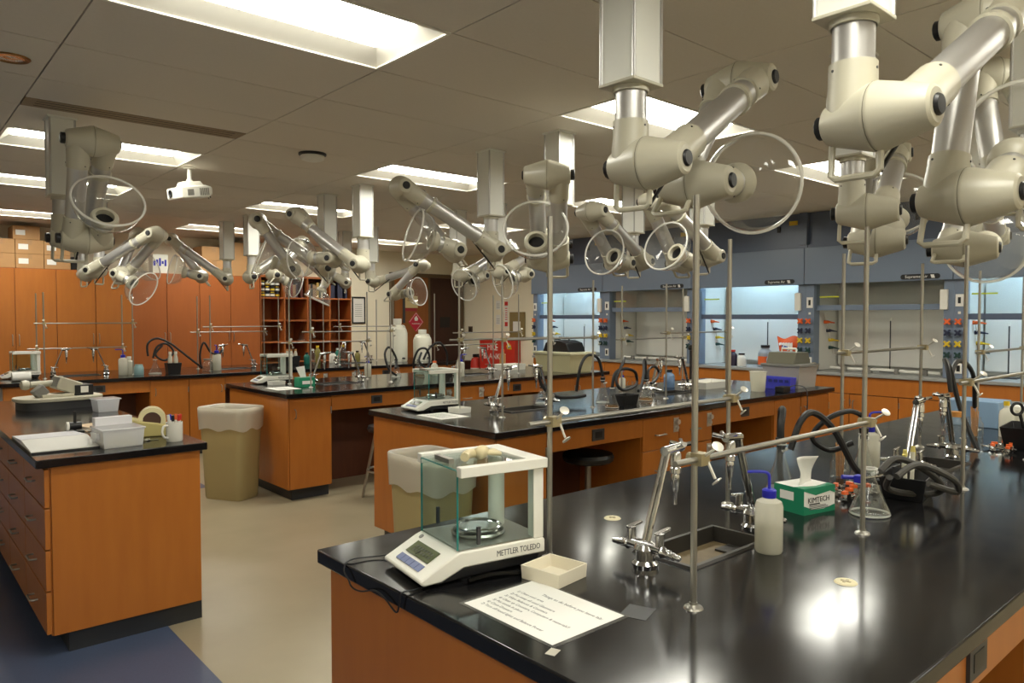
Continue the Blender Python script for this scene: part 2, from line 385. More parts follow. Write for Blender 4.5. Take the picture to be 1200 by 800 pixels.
for k in (1, 2, 3):
    x = BX0+k*W_/4+.02
    while x < BX0+(k+1)*W_/4-.05:
        tk = random.uniform(.022, .05); hh = random.uniform(.2, .27)
        c = random.choice(bc) if k < 3 else bc[0]
        bm_ = thing('book', ['', 'upright binder or book on the top shelf of the bookcase, second bay', 'upright book on the top shelf of the bookcase, third bay', 'dark blue binder on the top shelf of the bookcase, rightmost bay'][k], 'book', (x, YF+.06, 1.866), 0, ['', 'books in the second bay', 'books in the third bay', 'binders in the rightmost bay'][k])
        mm = mat('book%d' % bc.index(c), c, .6)
        B(0, tk, 0, .004, 0, hh).build('spine', mm, bm_); B(0, .003, .004, .2, 0, hh).build('cover', mm, bm_); B(tk-.003, tk, .004, .2, 0, hh).build('cover', mm, bm_)
        B(.003, tk-.003, .005, .195, .004, hh-.004).build('pages', PAPER, bm_)
        x += tk+.003
        if random.random() < .12: x += .05
for i in range(4):
    for j in range(3):
        z = 1.866+j*.086; x = BX0+.065+i*.08
        q = thing('sample_jar', 'small dark banded jar stacked in the top left bay of the bookcase', 'jar', (x, YF+.09, z), 0, 'stacked jars in the bookcase')
        MB().lathe([(0, 0), (.032, 0), (.034, .01), (.034, .06), (.026, .068), (0, .068)], n=14).build('jar', mat('jar_dark', (44, 46, 52), .35), q)
        MB().lathe([(.035, .018), (.035, .048)], n=14).build('band', YEL if (i+j) % 3 == 0 else WHITE, q)
        MB().lathe([(.028, .066), (.028, .082), (0, .082)], n=14).build('lid', BLACK if (i+j) % 2 else YEL, q)
# double doors and signs
def door(n, x0, x1, m, lab):
    d = struct(B(x0, x1, Y1-.04, Y1+.0, 0, 2.3).build('door_%d' % n, m, bevel=.003)); d['label'] = lab
    return d
DK = mat('door_wood', (150, 92, 40), .4, noise=.5, scale=5, stretch=(4, 4, .5), rgb2=(128, 74, 30))
d1 = door(1, 7.17, 7.93, DK, 'orange-brown wooden door with hazard sign'); d2 = door(2, 7.97, 8.66, WOODDK, 'dark brown wooden door')
B(8.2, 8.42, Y1-.055, Y1-.04, 1.36, 1.56).build('door_panel', BLACK, d2)
B(7.87, 7.9, Y1-.06, Y1-.04, 1.0, 1.25).build('push_plate', STEEL, d1)
B(7.36, 7.41, Y1-.052, Y1-.04, 1.45, 2.0).build('kick_strip', DGREY, d1)
fr = MB(); fr.box(7.1, 7.17, Y1-.07, Y1, 0, 2.37).box(8.66, 8.74, Y1-.07, Y1, 0, 2.37).box(7.93, 7.97, Y1-.05, Y1, 0, 2.3).box(7.1, 8.74, Y1-.07, Y1, 2.3, 2.37)
struct(fr.build('trim_1', mat('frame_paint', (96, 78, 54), .5)))
t = thing('hazard_diamond_sign', 'red flammable diamond sign on the orange-brown door', 'sign', (7.65, Y1-.043, 1.47))
MB().prism([(0, -.19), (.17, 0), (0, .19), (-.17, 0)], 0, .003, lambda a, b, c: Vector((a, -c, b))).build('plate', mat('sign_red', (190, 36, 60), .5), t)
MB().prism([(0, -.17), (.15, 0), (0, .17), (-.15, 0), (-.142, 0), (0, .16), (.142, 0), (0, -.16)], .003, .004, lambda a, b, c: Vector((a, -c, b))).build('white_border', PAPER, t)
MB().prism([(-.03, .02), (.03, .02), (.045, .06), (.02, .09), (.012, .12), (-.01, .1), (-.04, .07)], .003, .005, lambda a, b, c: Vector((a, -c, b))).build('flame_symbol', PAPER, t)
text('FLAMMABLE', .034, PAPER, t, (0, -.004, -.045), (R(90), 0, 0))
t = thing('door_notice', 'beige paper notice with red lettering above the hazard diamond', 'sign', (7.54, Y1-.043, 1.83))
B(-.15, .15, -.002, 0, -.1, .12).build('sheet', mat('notice', (206, 186, 136), .7), t)
text('NOTICE', .05, mat('notice_ink', (150, 120, 80), .6), t, (0, -.0025, .02), (R(90), 0, 0))
B(-.13, .13, -.002, 0, -.16, -.105).build('red_strip', mat('sign_red2', (150, 40, 50), .5), t)
t = thing('framed_certificate', 'small black-framed certificate on the white wall right of the bookcase', 'picture frame', (6.47, Y1-.002, 1.68))
for x0, x1, z0, z1 in ((-.13, .13, .21, .235), (-.13, .13, -.235, -.21), (-.13, -.11, -.21, .21), (.11, .13, -.21, .21)): B(x0, x1, -.02, 0, z0, z1).build('frame_bar', BLACK, t)
s_ = B(-.11, .11, -.008, 0, -.21, .21).build('certificate', PAPER, t)
for k in range(7): B(-.07, .07, -.0095, -.008, .1-k*.035, .106-k*.035).build('printed_line', INKG, s_)
# right wall, beyond the hoods: fire blanket, notices, panel, switch, extinguisher
XR = X1-.003
t = thing('fire_blanket_box', 'red metal fire blanket cabinet low on the right wall beside the hoods', 'fire blanket', (XR, 10.3, .6))
B(-.14, 0, -.5, .5, 0, .56).build('case', RED, t, bevel=.006)
text('FIRE', .17, PAPER, t, (-.1415, .12, .35), (R(90), 0, R(-90))); text('BLANKET', .15, PAPER, t, (-.1415, .06, .19), (R(90), 0, R(-90)))
MB().prism([(-.42, .38), (-.3, .38), (-.27, .44), (-.34, .5), (-.4, .45)], 0, .002, lambda a, b, c: Vector((-.1405-c, a, b))).build('flame_symbol', YEL, t)
t = thing('fire_extinguisher', 'red fire extinguisher standing against the right wall left of the fire blanket', 'fire extinguisher', (XR-.12, 10.95, 0.0))
MB().lathe([(0, 0), (.09, 0), (.095, .02), (.095, .7), (.07, .78), (.03, .8), (0, .8)], n=20).build('cylinder', RED, t)
MB().lathe([(.096, .35), (.096, .6)], n=20).build('label_band', PAPER, t)
B(-.06, .08, -.015, .015, .8, .86).build('valve_head', BLACK, t, bevel=.004)
MB().tube(spline([(.0, -.03, .83), (.0, -.13, .78), (.0, -.13, .5)]), .012).build('hose', RUBBER, t)
t = thing('wall_panel', 'brown metal panel with a white card on the wall above the fire blanket', 'wall panel', (XR, 9.87, 1.4))
B(-.03, 0, -.2, .2, -.25, .25).build('box', mat('panel_brown', (140, 122, 78), .5), t, bevel=.004); B(-.032, -.03, -.1, .1, -.1, .08).build('card', PAPER, t)
t = thing('red_notice_strip', 'narrow white notice with red print on the right wall', 'sign', (XR, 10.19, 1.61))
B(-.003, 0, -.05, .05, -.24, .24).build('sheet', PAPER, t); B(-.004, -.003, -.045, .045, .16, .23).build('red_block', RED, t); B(-.004, -.003, -.04, .04, -.22, -.14).build('red_block', RED, t)
for k in range(6): B(-.004, -.003, -.03, .03, -.1+k*.04, -.085+k*.04).build('printed_line', RED, t)
for k, (z0, z1) in enumerate(((1.7, 1.86), (1.42, 1.6))):
    t = thing('paper_notice', ['upper of two small white paper notices on the right wall', 'lower of two small white paper notices on the right wall'][k], 'sign', (XR, 10.42, z0))
    B(-.003, 0, -.06, .06, 0, z1-z0).build('sheet', PAPER, t)
    for q in range(3): B(-.004, -.003, -.045, .045, .03+q*.035, .036+q*.035).build('printed_line', INKG, t)
t = thing('wall_switch', 'small brown wall switch near the dark door', 'switch', (XR, 11.25, 1.32))
B(-.012, 0, -.06, .06, -.06, .06).build('plate', mat('sw', (90, 70, 48), .5), t, bevel=.002); B(-.018, -.012, -.02, .02, -.03, .03).build('rocker', BLACK, t)
tag(B(8.3, X1-.01, 11.15, Y1-.08, 0, .72).build('dark_stand', WOODDK), 'low dark wooden stand in the far corner by the doors', 'stand')

# ---------------------------------------------------------------- fume hoods along the right wall
HX, HW = 8.05, 1.525
KNOB = {}
for nme, mm in (('red', ORANGE), ('navy', NAVY), ('yellow', YEL), ('green', GREEND)):
    k = MB(); k.cyl((0, 0, 0), (-.03, 0, 0), .012, n=10)
    for a in range(4):
        M = Matrix.Rotation(a*math.pi/2+.78, 4, 'X'); k.box(-.05, -.028, -.008, .008, .0, .036, M)
    k.cyl((-.028, 0, 0), (-.052, 0, 0), .016, n=10); KNOB[nme] = k.mesh('valve_knob', mm)
SPOUT = {}
for nme, mm in (('red', ORANGE), ('navy', NAVY), ('yellow', YEL), ('green', GREEND)):
    SPOUT[nme] = MB().cyl((0, 0, 0), (0, -.05, 0), .022, .016, 10).cyl((0, -.05, 0), (.0, -.12, -.01), .012, .006, 8).mesh('gas_spout', mm)
def hood(k, y1, lit, name):
    y0 = y1-HW; yc = (y0+y1)/2
    t = thing('fume_hood', f'blue-grey fume hood, {name}', 'fume hood', (HX, y0, 0), 0, 'fume hoods along the right wall')
    W = HW; P = .095
    for s, nm_ in ((0, 'post'), (1, 'post')):
        p = B(0, .14, s*(W-P), s*(W-P)+P, ZC+.035, 1.925).build(nm_, HOODB, t, bevel=.003)
        yk = P/2 if s == 0 else W-P/2
        for c, z in (('red', 1.51), ('navy', 1.4), ('yellow', 1.29), ('green', 1.18)): obj('valve_knob', KNOB[c], p, (0, yk, z))
        if s == 1:
            sp = B(-.008, 0, yk-.035, yk+.035, 1.66, 1.78).build('switch_plate', PAPER, p); B(-.012, -.008, yk-.012, yk+.012, 1.69, 1.75).build('rocker', BLACK, p)
            B(-.006, 0, yk-.012, yk+.012, 1.585, 1.61).build('indicator', WHITE, p)
            B(-.008, 0, yk-.03, yk+.03, 1.0, 1.1).build('outlet_plate', PAPER, p); B(-.011, -.008, yk-.015, yk+.015, 1.02, 1.08).build('rocker', BLACK, p)
        else: B(-.03, 0.0, yk+.005, yk+.075, 1.63, 1.83).build('monitor_box', WHITE, p, bevel=.003)
    B(.68, .7, 0, W, ZC+.035, 2.3).build('back_liner', HLIN, t)
    B(.14, .68, 0, P*.8, ZC+.035, 2.3).build('side_liner', HLIN, t); B(.14, .68, W-P*.8, W, ZC+.035, 2.3).build('side_liner', HLIN, t)
    B(.1, .7, 0, W, 2.3, 2.32).build('top_liner', HLIN, t)
    B(.6, .68, .1, W-.1, 1.0, 1.9).build('baffle', HLIN, t)
    B(-.03, .7, .002, W-.002, ZC-.005, ZC+.03).build('worktop', HTOP, t, bevel=.006)
    B(-.05, .02, .003, W-.003, 1.925, 2.34).build('fascia', HOODB, t, bevel=.004)
    B(.02, .1, .003, W-.003, 2.3, 2.34).build('ledge', HOODD, t)
    uf = B(.06, .12, .003, W-.003, 2.34, CEIL-.002).build('upper_fascia', HOODD, t)
    B(.02, .06, .003, W-.003, 2.34, 2.38).build('trim_rail', HOODD, uf); B(.0, .06, .0, .09, 2.38, CEIL-.004).build('pilaster', HOODD, uf)
    B(.05, .06, .14, .24, 2.62, 2.67).build('inspection_label', YEL, uf); B(.045, .06, .35, .39, 2.55, 2.62).build('latch', BLACK, uf)
    zb = 1.56 if lit else 1.66
    sh = B(.05, .075, P, W-P, zb-.03, zb+.03).build('sash_rail', HOODD if lit else HOODB, t, bevel=.004)
    B(.06, .066, P, W-P, zb+.03, 2.1).build('sash_pane', GLASS, t)
    B(.052, .058, W-P-.26, W-P-.04, 1.775, 1.79).build('sash_sticker', LIME, sh)
    pl = MB(); n = 12; rr = .026; pts = [(.16-.0+rr*math.cos(a), rr*math.sin(a)) for a in [(-90+i*180/n)*math.pi/180 for i in range(n+1)]]+[(-.16+rr*math.cos(a), rr*math.sin(a)) for a in [(90+i*180/n)*math.pi/180 for i in range(n+1)]]
    plq = pl.prism(pts, 0, .006, lambda a, b, c: Vector((-.05-c, .3+a, 1.965+b))).build('name_plaque', BLACK, t)
    text('Supreme Air', .042, PAPER, plq, (-.0565, .335, 1.952), (R(90), 0, R(-90)))
    MB().prism([(-.02, -.018), (.012, -.018), (.022, .016), (-.01, .016)], 0, .0006, lambda a, b, c: Vector((-.0562-c, .18+a, 1.965+b))).build('emblem', PAPER, plq)
    for c, yy, z, x in (('red', W-P*.8, 1.5, .3), ('navy', W-P*.8, 1.4, .36), ('yellow', W-P*.8, 1.29, .42), ('green', W-P*.8, 1.2, .42)): obj('gas_spout', SPOUT[c], t, (x, yy, z))
    MB().tube([(.25, W-P*.8-.02, 1.6), (.5, W-P*.8-.02, 1.12)], .006, 6).build('diagonal_pipe', WHITE, t)
    lm = B(.18, .3, .3, W-.3, 2.27, 2.3).build('lamp_tray', HLIN, t)
    if lit: B(.19, .29, .32, W-.32, 2.262, 2.27).build('lamp_tube', HLAMP, lm)
    # base cabinet under the hood
    b = thing('hood_base_cabinet', f'wooden base cabinet under the fume hood {["farthest from the camera", "second farthest", "in the middle", "second nearest", "at the right edge"][k]}', 'cabinet', (HX, y0, 0), 0, 'base cabinets under the fume hoods')
    B(.02, .7, .0, W, .1, ZC-.008).build('carcass', WOODIN, b); B(.07, .7, 0, W, 0, .1).build('kick', KICK, b)
    B(0, .02, .003, W-.003, .72, ZC-.01).build('apron', WOOD, b, bevel=.002)
    for q in range(3):
        d = B(0, .02, .004+q*W/3, (q+1)*W/3-.004, .11, .712).build('door', WOOD, b, bevel=.002)
        MB().tube(spline([(0, 0, 0), (-.028, 0, .012), (-.03, 0, .05), (-.028, 0, .088), (0, 0, .1)], 3), .005, 6).build('handle', STEEL, d, (0, q*W/3+(.05 if q != 1 else W/3-.05), .55))
        B(-.004, 0.01, (q+1)*W/3-.014, (q+1)*W/3-.004, .6, .66).build('hinge', STEEL, d)
    return t
HN = ['lit, farthest from the camera', 'unlit, second farthest', 'lit, in the middle of the row, holding an orange bag', 'unlit, second nearest', 'lit, at the right edge of the picture']
ytop = 8.68
for k in range(5): hood(k, ytop-k*HW, k % 2 == 0, HN[k])
# things inside hoods
HZ = ZC+.031
def ring_stand(x, y, h, label):
    t = thing('ring_stand', label, 'stand', (x, y, HZ), 0)
    B(-.06, .06, -.09, .09, 0, .012).build('foot', DGREY, t, bevel=.003); MB().cyl((0, 0, .01), (0, 0, h), .007, n=8).build('rod', DGREY, t); MB().cyl((0, 0, h-.03), (0, 0, h), .011, n=8).build('tip', WHITE, t)
yA = [ytop-k*HW for k in range(5)]
ring_stand(8.5, yA[2]-.8, .58, 'thin dark ring stand behind the jug in the lit middle hood'); ring_stand(8.5, yA[2]-1.22, .56, 'thin dark ring stand right of the orange bag in the middle hood')
ring_stand(8.5, yA[3]-.75, .6, 'thin dark ring stand in the unlit second-nearest hood'); ring_stand(8.5, yA[4]-.35, .55, 'thin dark ring stand in the lit hood at the right edge')
ring_stand(8.5, yA[0]-.7, .5, 'thin dark ring stand in the farthest lit hood')
def bottle(x, y, z, r, h, bodym, capm, label, neck=.45, band=None, group=None, lid=True, name='bottle'):
    t = thing(name, label, 'bottle', (x, y, z), 0, group)
    MB().lathe([(0, 0), (r*.94, 0), (r, r*.1), (r, h*.62), (r*.9, h*.72), (r*neck, h*.82), (r*neck, h*.9), (0, h*.9)], n=20).build('body', bodym, t)
    if lid: MB().lathe([(0, h), (r*neck*1.15, h), (r*neck*1.15, h*.88), (r*neck, h*.88)], n=18).build('cap', capm, t)
    if band: MB().lathe([(r*1.01, h*.12), (r*1.01, h*.5)], n=20).build('label_band', band, t)
    return t
bottle(8.22, yA[2]-.93, HZ, .085, .27, mat('jug_grey', (150, 158, 168), .3), BLACK, 'grey plastic jug with orange label in the lit middle hood', .55, ORANGE)
bottle(8.12, yA[2]-1.06, HZ, .05, .17, mat('jug_pale', (170, 178, 192), .3), mat('capgrey', (150, 156, 170), .4), 'small pale grey bottle between the jug and the orange bag', .7)
bottle(8.2, yA[2]-.5, HZ, .05, .2, mat('glove_dark', (50, 40, 60), .4), RED, 'dark bottle with red cap at the left of the middle hood', .5)
bottle(8.2, yA[2]-.62, HZ, .055, .16, WHITE, BLACK, 'white squat bottle with black handle lid in the middle hood', .6)
bottle(8.14, yA[2]-1.33, HZ, .06, .18, mat('salmon', (226, 130, 100), .4), mat('capred', (120, 30, 40), .4), 'salmon bottle with dark red lid right of the orange bag', .7)
t = thing('snack_bag', 'crumpled orange and white foil bag standing in the lit middle hood', 'bag', (8.28, yA[2]-1.19, HZ))
vsb = []; fsb = []
nu, nv = 10, 10
for side in (0, 1):
    for i in range(nu+1):
        for j in range(nv+1):
            u, v = i/nu, j/nv
            wdt = .12+.05*v; bul = .05*math.sin(math.pi*u)*math.sin(math.pi*min(1, .12+v*.88))+.004
            vsb.append((( -1 if side == 0 else 1)*(bul+random.uniform(-.006, .006)*math.sin(math.pi*u)), (u-.5)*wdt*2*(.62+.2*v), v*.37+.02*math.sin(u*7)*v))
    o_ = side*(nu+1)*(nv+1)
    for i in range(nu):
        for j in range(nv):
            a = o_+i*(nv+1)+j; fsb.append((a, a+1, a+nv+2, a+nv+1) if side else (a, a+nv+1, a+nv+2, a+1))
MB().add(vsb, fsb).build('foil_body', mat('bag_orange', (238, 96, 36), .35), t, smooth=60)
q = MB(); 
for i in range(5): q.add([(-.062, -.09+.035*i, .2+.02*i), (-.062, -.06+.035*i, .19+.02*i), (-.05, -.05+.035*i, .3), (-.05, -.085+.035*i, .31)], [(0, 1, 2, 3)])
q.build('white_print', PAPER, t)
MB().add([(-.064, -.03, .22), (-.064, .05, .24), (-.058, .045, .28), (-.058, -.03, .26)], [(0, 1, 2, 3)]).build('blue_print', mat('bluep', (60, 90, 170), .4), t)
# cluttered rails at the back of unlit hoods
for k in (1, 3):
    nmk = 'second farthest' if k == 1 else 'second nearest'
    t = thing('hose_rail', f'row of pale tubing and fittings lying in the {nmk} unlit hood', 'tubing', (8.25, yA[k]-1.35, HZ))
    MB().tube(spline([(0, 0, .03), (.02, .3, .03), (-.02, .6, .04), (.03, .9, .03), (0, 1.15, .04)]), .016).build('tube', WHITE, t)
    for q in range(4): MB().cyl((.0, .15+q*.28, .0), (.0, .15+q*.28, .06), .03, .025, 10).build('fitting', GREY, t)
t = thing('gauge', 'small round cream dial gauge at the left corner of the second-nearest hood', 'gauge', (8.04, yA[3]-.1, HZ))
MB().cyl((0, 0, .05), (.03, 0, .05), .048, n=18).build('case', BRASS, t); MB().cyl((-.002, 0, .05), (0, 0, .05), .04, n=18).build('dial', PAPER, t); B(0, .03, -.02, .02, 0, .02).build('foot', BRASS, t); B(-.004, -.002, -.003, .003, .05, .085).build('needle', INK, t)

# ---------------------------------------------------------------- lab benches
HNDV = MB().tube(spline([(0, 0, 0), (0, -.028, .01), (0, -.03, .04), (0, -.028, .07), (0, 0, .08)], 3), .0045, 6).mesh('handle', STEEL)
HNDH = MB().tube(spline([(-.05, 0, 0), (-.045, -.028, 0), (0, -.03, 0), (.045, -.028, 0), (.05, 0, 0)], 3), .005, 6).mesh('handle', STEEL)
LOCK = MB().box(-.028, .028, -.004, 0, -.05, .05).cyl((0, -.004, .022), (0, -.03, .022), .018, n=12).cyl((0, -.004, -.02), (.0, -.02, -.02), .014, n=12).mesh('lock', mat('lock_metal', (200, 198, 192), .3, metal=.6))
OUTP = MB().box(-.055, .055, -.008, 0, -.036, .036).mesh('outlet', DGREY)
OUTS = MB().box(-.032, .032, -.0095, -.008, -.02, .02).mesh('socket', BLACK)
SY = (-.09, .09)     # sink half-width in y about the bench centre
def countertop(x0, x1, y0, y1, sinks, label):
    th = .038; yc = (y0+y1)/2
    xs = [x0]+[v for s in sinks for v in s]+[x1]; ys = [y0, yc+SY[0], yc+SY[1], y1]
    hole = lambda i, j: j == 1 and i % 2 == 1
    m = MB(); nx, ny = len(xs), len(ys)
    for z in (ZC, ZC-th): m.v += [(x-x0, y-y0, z) for y in ys for x in xs]
    T = lambda i, j: j*nx+i
    Bt = lambda i, j: nx*ny+j*nx+i
    for j in range(ny-1):
        for i in range(nx-1):
            if hole(i, j):
                for (a, b) in (((i, j), (i, j+1)), ((i, j+1), (i+1, j+1)), ((i+1, j+1), (i+1, j)), ((i+1, j), (i, j))): m.f.append((T(*a), T(*b), Bt(*b), Bt(*a))[::-1])
                continue
            m.f.append((T(i, j), T(i+1, j), T(i+1, j+1), T(i, j+1))); m.f.append((Bt(i, j), Bt(i, j+1), Bt(i+1, j+1), Bt(i+1, j)))
    for i in range(nx-1):
        m.f.append((Bt(i, 0), Bt(i+1, 0), T(i+1, 0), T(i, 0))); m.f.append((Bt(i+1, ny-1), Bt(i, ny-1), T(i, ny-1), T(i+1, ny-1)))
    for j in range(ny-1):
        m.f.append((Bt(0, j+1), Bt(0, j), T(0, j), T(0, j+1))); m.f.append((Bt(nx-1, j), Bt(nx-1, j+1), T(nx-1, j+1), T(nx-1, j)))
    return tag(m.build('countertop', EPOXY, None, (x0, y0, 0), bevel=.004), label, 'countertop')
def sink(x0, x1, yc, label):
    t = thing('cup_sink', label, 'sink', ((x0+x1)/2, yc, ZC), 0, 'narrow bench sinks')
    a, b = (x1-x0)/2-.003, SY[1]-.003; dz = -.035
    m = MB(); n = 4
    def ring(q, z): return [(-a+q, -b+q, z), (a-q, -b+q, z), (a-q, b-q, z), (-a+q, b-q, z)]
    m.add(ring(-.012, 0.0005)+ring(-.008, .007)+ring(.004, .007)+ring(.012, dz), [(r*4+i, r*4+(i+1) % 4, r*4+4+(i+1) % 4, r*4+4+i) for r in range(3) for i in range(4)])
    m.build('rim', SINKM, t, smooth=0)
    B(-a+.01, a-.01, -b+.01, b-.01, dz-.004, dz).build('basin_floor', SINKB, t)
    B(a-.09, a-.02, -.02, .02, dz, dz+.006).build('strainer', SINKM, t)
def bench(x0, x1, y0, cells, nm, sinks, D=1.37, endlabel=None):
    y1 = y0+D; top = ZC-.038; yf = y0+.035; dep = .6; xa = x0+.035
    countertop(x0, x1, y0, y1, sinks, f'black epoxy countertop of {nm}')
    for k, (a, b) in enumerate(sinks): sink(a, b, (y0+y1)/2, f'narrow black sink in {nm}, {ORD[k]} from its left end')
    x = xa; cnt = {}
    xe = x1-.035; tot = sum(c[1] for c in cells); sc_ = (xe-xa)/tot
    for ci, (kind, wd) in enumerate(cells):
        wd *= sc_; k = cnt.get(kind, 0); cnt[kind] = k+1
        full = (y1-.035-yf) if ci in (0, len(cells)-1) else dep
        if kind in ('door', 'doors'):
            t = thing('base_cabinet', f'{"double" if kind == "doors" else "single"}-door wooden base cabinet under {nm}, {ORD[k]} from the left', 'cabinet', (x, yf, 0), 0, 'base cabinets of the benches')
            B(.0, wd, .02, full, .1, top-.001).build('carcass', WOOD, t); B(.05 if ci == 0 else 0, wd, .07, full-.03, 0, .1).build('kick', KICK, t)
            nd = 2 if kind == 'doors' else 1
            for q in range(nd):
                d = B(q*wd/nd+.004, (q+1)*wd/nd-.004, 0, .02, .105, top-.012).build('door', WOOD, t, bevel=.002)
                obj('handle', HNDV, d, (q*wd/nd+(.05 if (q == 0) else wd/nd-.05), 0, .7))
                B((q+1)*wd/nd-.012, (q+1)*wd/nd-.002, -.005, .0, .72, .78).build('hinge', STEEL, d)
            if ci == 0: B(-.012, 0, 0, full, .105, top-.001).build('end_panel', WOOD, t, bevel=.002)
        elif kind == 'drawers':
            t = thing('drawer_cabinet', f'wooden drawer cabinet with chrome locks under {nm}, {ORD[k]} from the left', 'cabinet', (x, yf, 0), 0, 'drawer cabinets of the benches')
            B(.0, wd, .02, full, .1, top-.001).build('carcass', WOOD, t); B(0, wd, .07, full, 0, .1).build('kick', KICK, t)
            for c in range(2):
                for (z0, z1) in ((.645, top-.012), (.38, .637), (.11, .372)):
                    a, b = c*wd/2+.004, (c+1)*wd/2-.004
                    d = B(a, b, 0, .02, z0, z1).build('drawer', WOOD, t, bevel=.002)
                    obj('handle', HNDH, d, (a+(b-a)*.45, 0, (z0+z1)/2-.01)); obj('lock', LOCK, d, (b-.035, 0, z1-.07))
            if ci == 0: B(-.012, 0, 0, full, .105, top-.001).build('end_panel', WOOD, t, bevel=.002)
        elif kind == 'drawer1':
            t = thing('drawer_cabinet', f'narrow wooden drawer cabinet at the left end of {nm}', 'cabinet', (x, yf, 0), 0, 'drawer cabinets of the benches')
            B(.0, wd, .02, full, .1, top-.001).build('carcass', WOOD, t); B(0.05, wd, .07, full, 0, .1).build('kick', KICK, t)
            for (z0, z1) in ((.6, top-.012), (.36, .592), (.11, .352)):
                d = B(.004, wd-.004, 0, .02, z0, z1).build('drawer', WOOD, t, bevel=.002); obj('handle', HNDH, d, (wd*.6, 0, (z0+z1)/2))
            B(-.012, 0, 0, full, .105, top-.001).build('end_panel', GREY, t, bevel=.002)
        else:
            t = thing('knee_space', f'open knee space with wooden apron under {nm}, {ORD[k]} from its left', 'bench panel', (x, yf, 0), 0, 'knee spaces of the benches')
            ap = B(.001, wd-.001, 0, .02, .745, top-.001).build('apron', WOOD, t, bevel=.002)
            o = obj('outlet', OUTP, ap, (wd/2, 0, .81)); obj('socket', OUTS, o, (0, 0, 0))
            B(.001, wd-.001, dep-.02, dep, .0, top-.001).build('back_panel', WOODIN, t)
        x += wd
CELLS = [('door', .385), ('knee', .88), ('drawers', .8), ('knee', .88), ('door', .44), ('door', .51)]
SK = lambda x0, n: [(x0+.64+1.68*k, x0+1.0+1.68*k) for k in range(n)]
BENCH = {1: (.911, 6.55, .486), 2: (2.58, 6.62, 3.09), 3: (2.58, 6.6, 5.78), 4: (.91, 6.5, 8.5)}
NB = {1: 'the nearest bench', 2: 'the second bench', 3: 'the third bench', 4: 'the farthest bench'}
bench(.911, 6.55, .486, [('door', .385), ('knee', .88), ('drawers', .8), ('knee', .88), ('doors', .8), ('knee', .88), ('drawers', .8)], NB[1], SK(.911, 3))
bench(2.58, 6.62, 3.09, CELLS, NB[2], SK(2.58, 2))
bench(2.58, 6.6, 5.78, CELLS, NB[3], SK(2.58, 2))
bench(.91, 6.5, 8.5, [('drawer1', .34), ('knee', .97), ('doors', .8), ('knee', .88), ('drawers', .8), ('knee', .88), ('doors', .8)], NB[4], SK(.91, 3))
# left bench (runs away from the camera, drawers on its left side)
LX0, LX1, LY0, LY1 = .54, 1.285, 3.83, 6.75
countertop(LX0, LX1, LY0, LY1, [], 'black epoxy countertop of the short bench at left')
DKD = mat('drawer_dark_front', (70, 60, 52), .3)
ny = 0
for k in range(5):
    ya = LY0+.035+k*.57; yb = ya+.57
    t = thing('drawer_cabinet', 'wooden drawer cabinet with plain end panel facing the camera, left bench' if k == 0 else f'drawer cabinet on the left side of the left bench, {ORD[k]} from the camera', 'cabinet', (LX0+.035, ya, 0), 0, 'drawer cabinets of the left bench')
    W = LX1-LX0-.07
    B(.02, W, 0, .57, .1, ZC-.039).build('carcass', WOOD, t); B(.09, W+.012, .015 if k == 0 else 0, .57, 0, .1).build('kick', KICK, t)
    if k == 0: B(.026, W+.004, -.012, 0, .1, ZC-.039).build('end_panel', WOOD, t, bevel=.002)
    for (z0, z1) in ((.69, ZC-.05), (.5, .682), (.31, .492), (.11, .302)):
        d = B(0, .02, .004-(.012 if k == 0 else 0), .566, z0, z1).build('drawer', WOOD, t, bevel=.002)
        h = obj('handle', HNDH, d, (0, .28, (z0+z1)/2)); h.rotation_euler = (0, 0, R(-90))

# ---------------------------------------------------------------- support rods, cross bars, faucets on the benches
ROD = MB().cyl((0, 0, 0), (0, 0, .9), .0072, n=10).mesh('shaft', STEEL)
FLG = MB().lathe([(0, .0), (.022, 0), (.02, .004), (.009, .009), (.0085, .014), (0, .014)], n=18).mesh('foot_flange', STEEL)
CLB = MB().box(-.016, .016, -.014, .014, -.013, .013).cyl((0, -.012, 0), (0, .03, 0), .011, n=10).mesh('clamp', BRASS)
TSC = MB().cyl((0, 0, 0), (-.009, -.034, .022), .0035, n=6).lathe([(0, 0), (.012, .002), (.013, .005), (0, .007)], (-.0095, -.036, .0235), (-.3, -.6, .7), 12).mesh('thumb_screw', mat('screw_white', (214, 210, 198), .3, metal=.3))
RY = (.448, .9)
def rodx(b, k): return BENCH[b][0]+(.434 if b in (1, 2, 3) else .45)+.845*k
def rods(b, n, hide=()):
    for k in range(n):
        for r in (0, 1):
            t = thing('support_rod', f'upright steel support rod on {NB[b]}, {["front", "back"][r]} row, {ORD[k]} from the left', 'rod', (rodx(b, k), BENCH[b][2]+RY[r], ZC), 0, 'upright support rods')
            obj('shaft', ROD, t); obj('foot_flange', FLG, t)
def bar(b, row, k0, k1, z, label, ov=.09, ov2=.04, side=-1):
    xa, xb = rodx(b, k0), rodx(b, k1); y = BENCH[b][2]+RY[row]+side*.0145
    t = thing('cross_bar', label, 'rod', (xa, y, z), 0, 'horizontal clamp bars')
    MB().cyl((-ov, 0, 0), (xb-xa+ov2, 0, 0), .0066, n=10).build('bar', STEEL, t)
    for x in (0, xb-xa):
        c = obj('clamp', CLB, t, (x, 0 if side < 0 else -.0145, 0)); obj('thumb_screw', TSC, c, (.0, -.012, .008)); s2 = obj('thumb_screw', TSC, c, (.012, -.01, -.004)); s2.rotation_euler = (R(100), 0, R(40))
rods(1, 6); rods(2, 4); rods(3, 4); rods(4, 6)
bar(1, 0, 0, 1, 1.245, 'long steel cross bar in the foreground, front row of the nearest bench')
bar(1, 1, 0, 1, 1.278, 'steel cross bar on the back row of the nearest bench, behind the wash bottle')
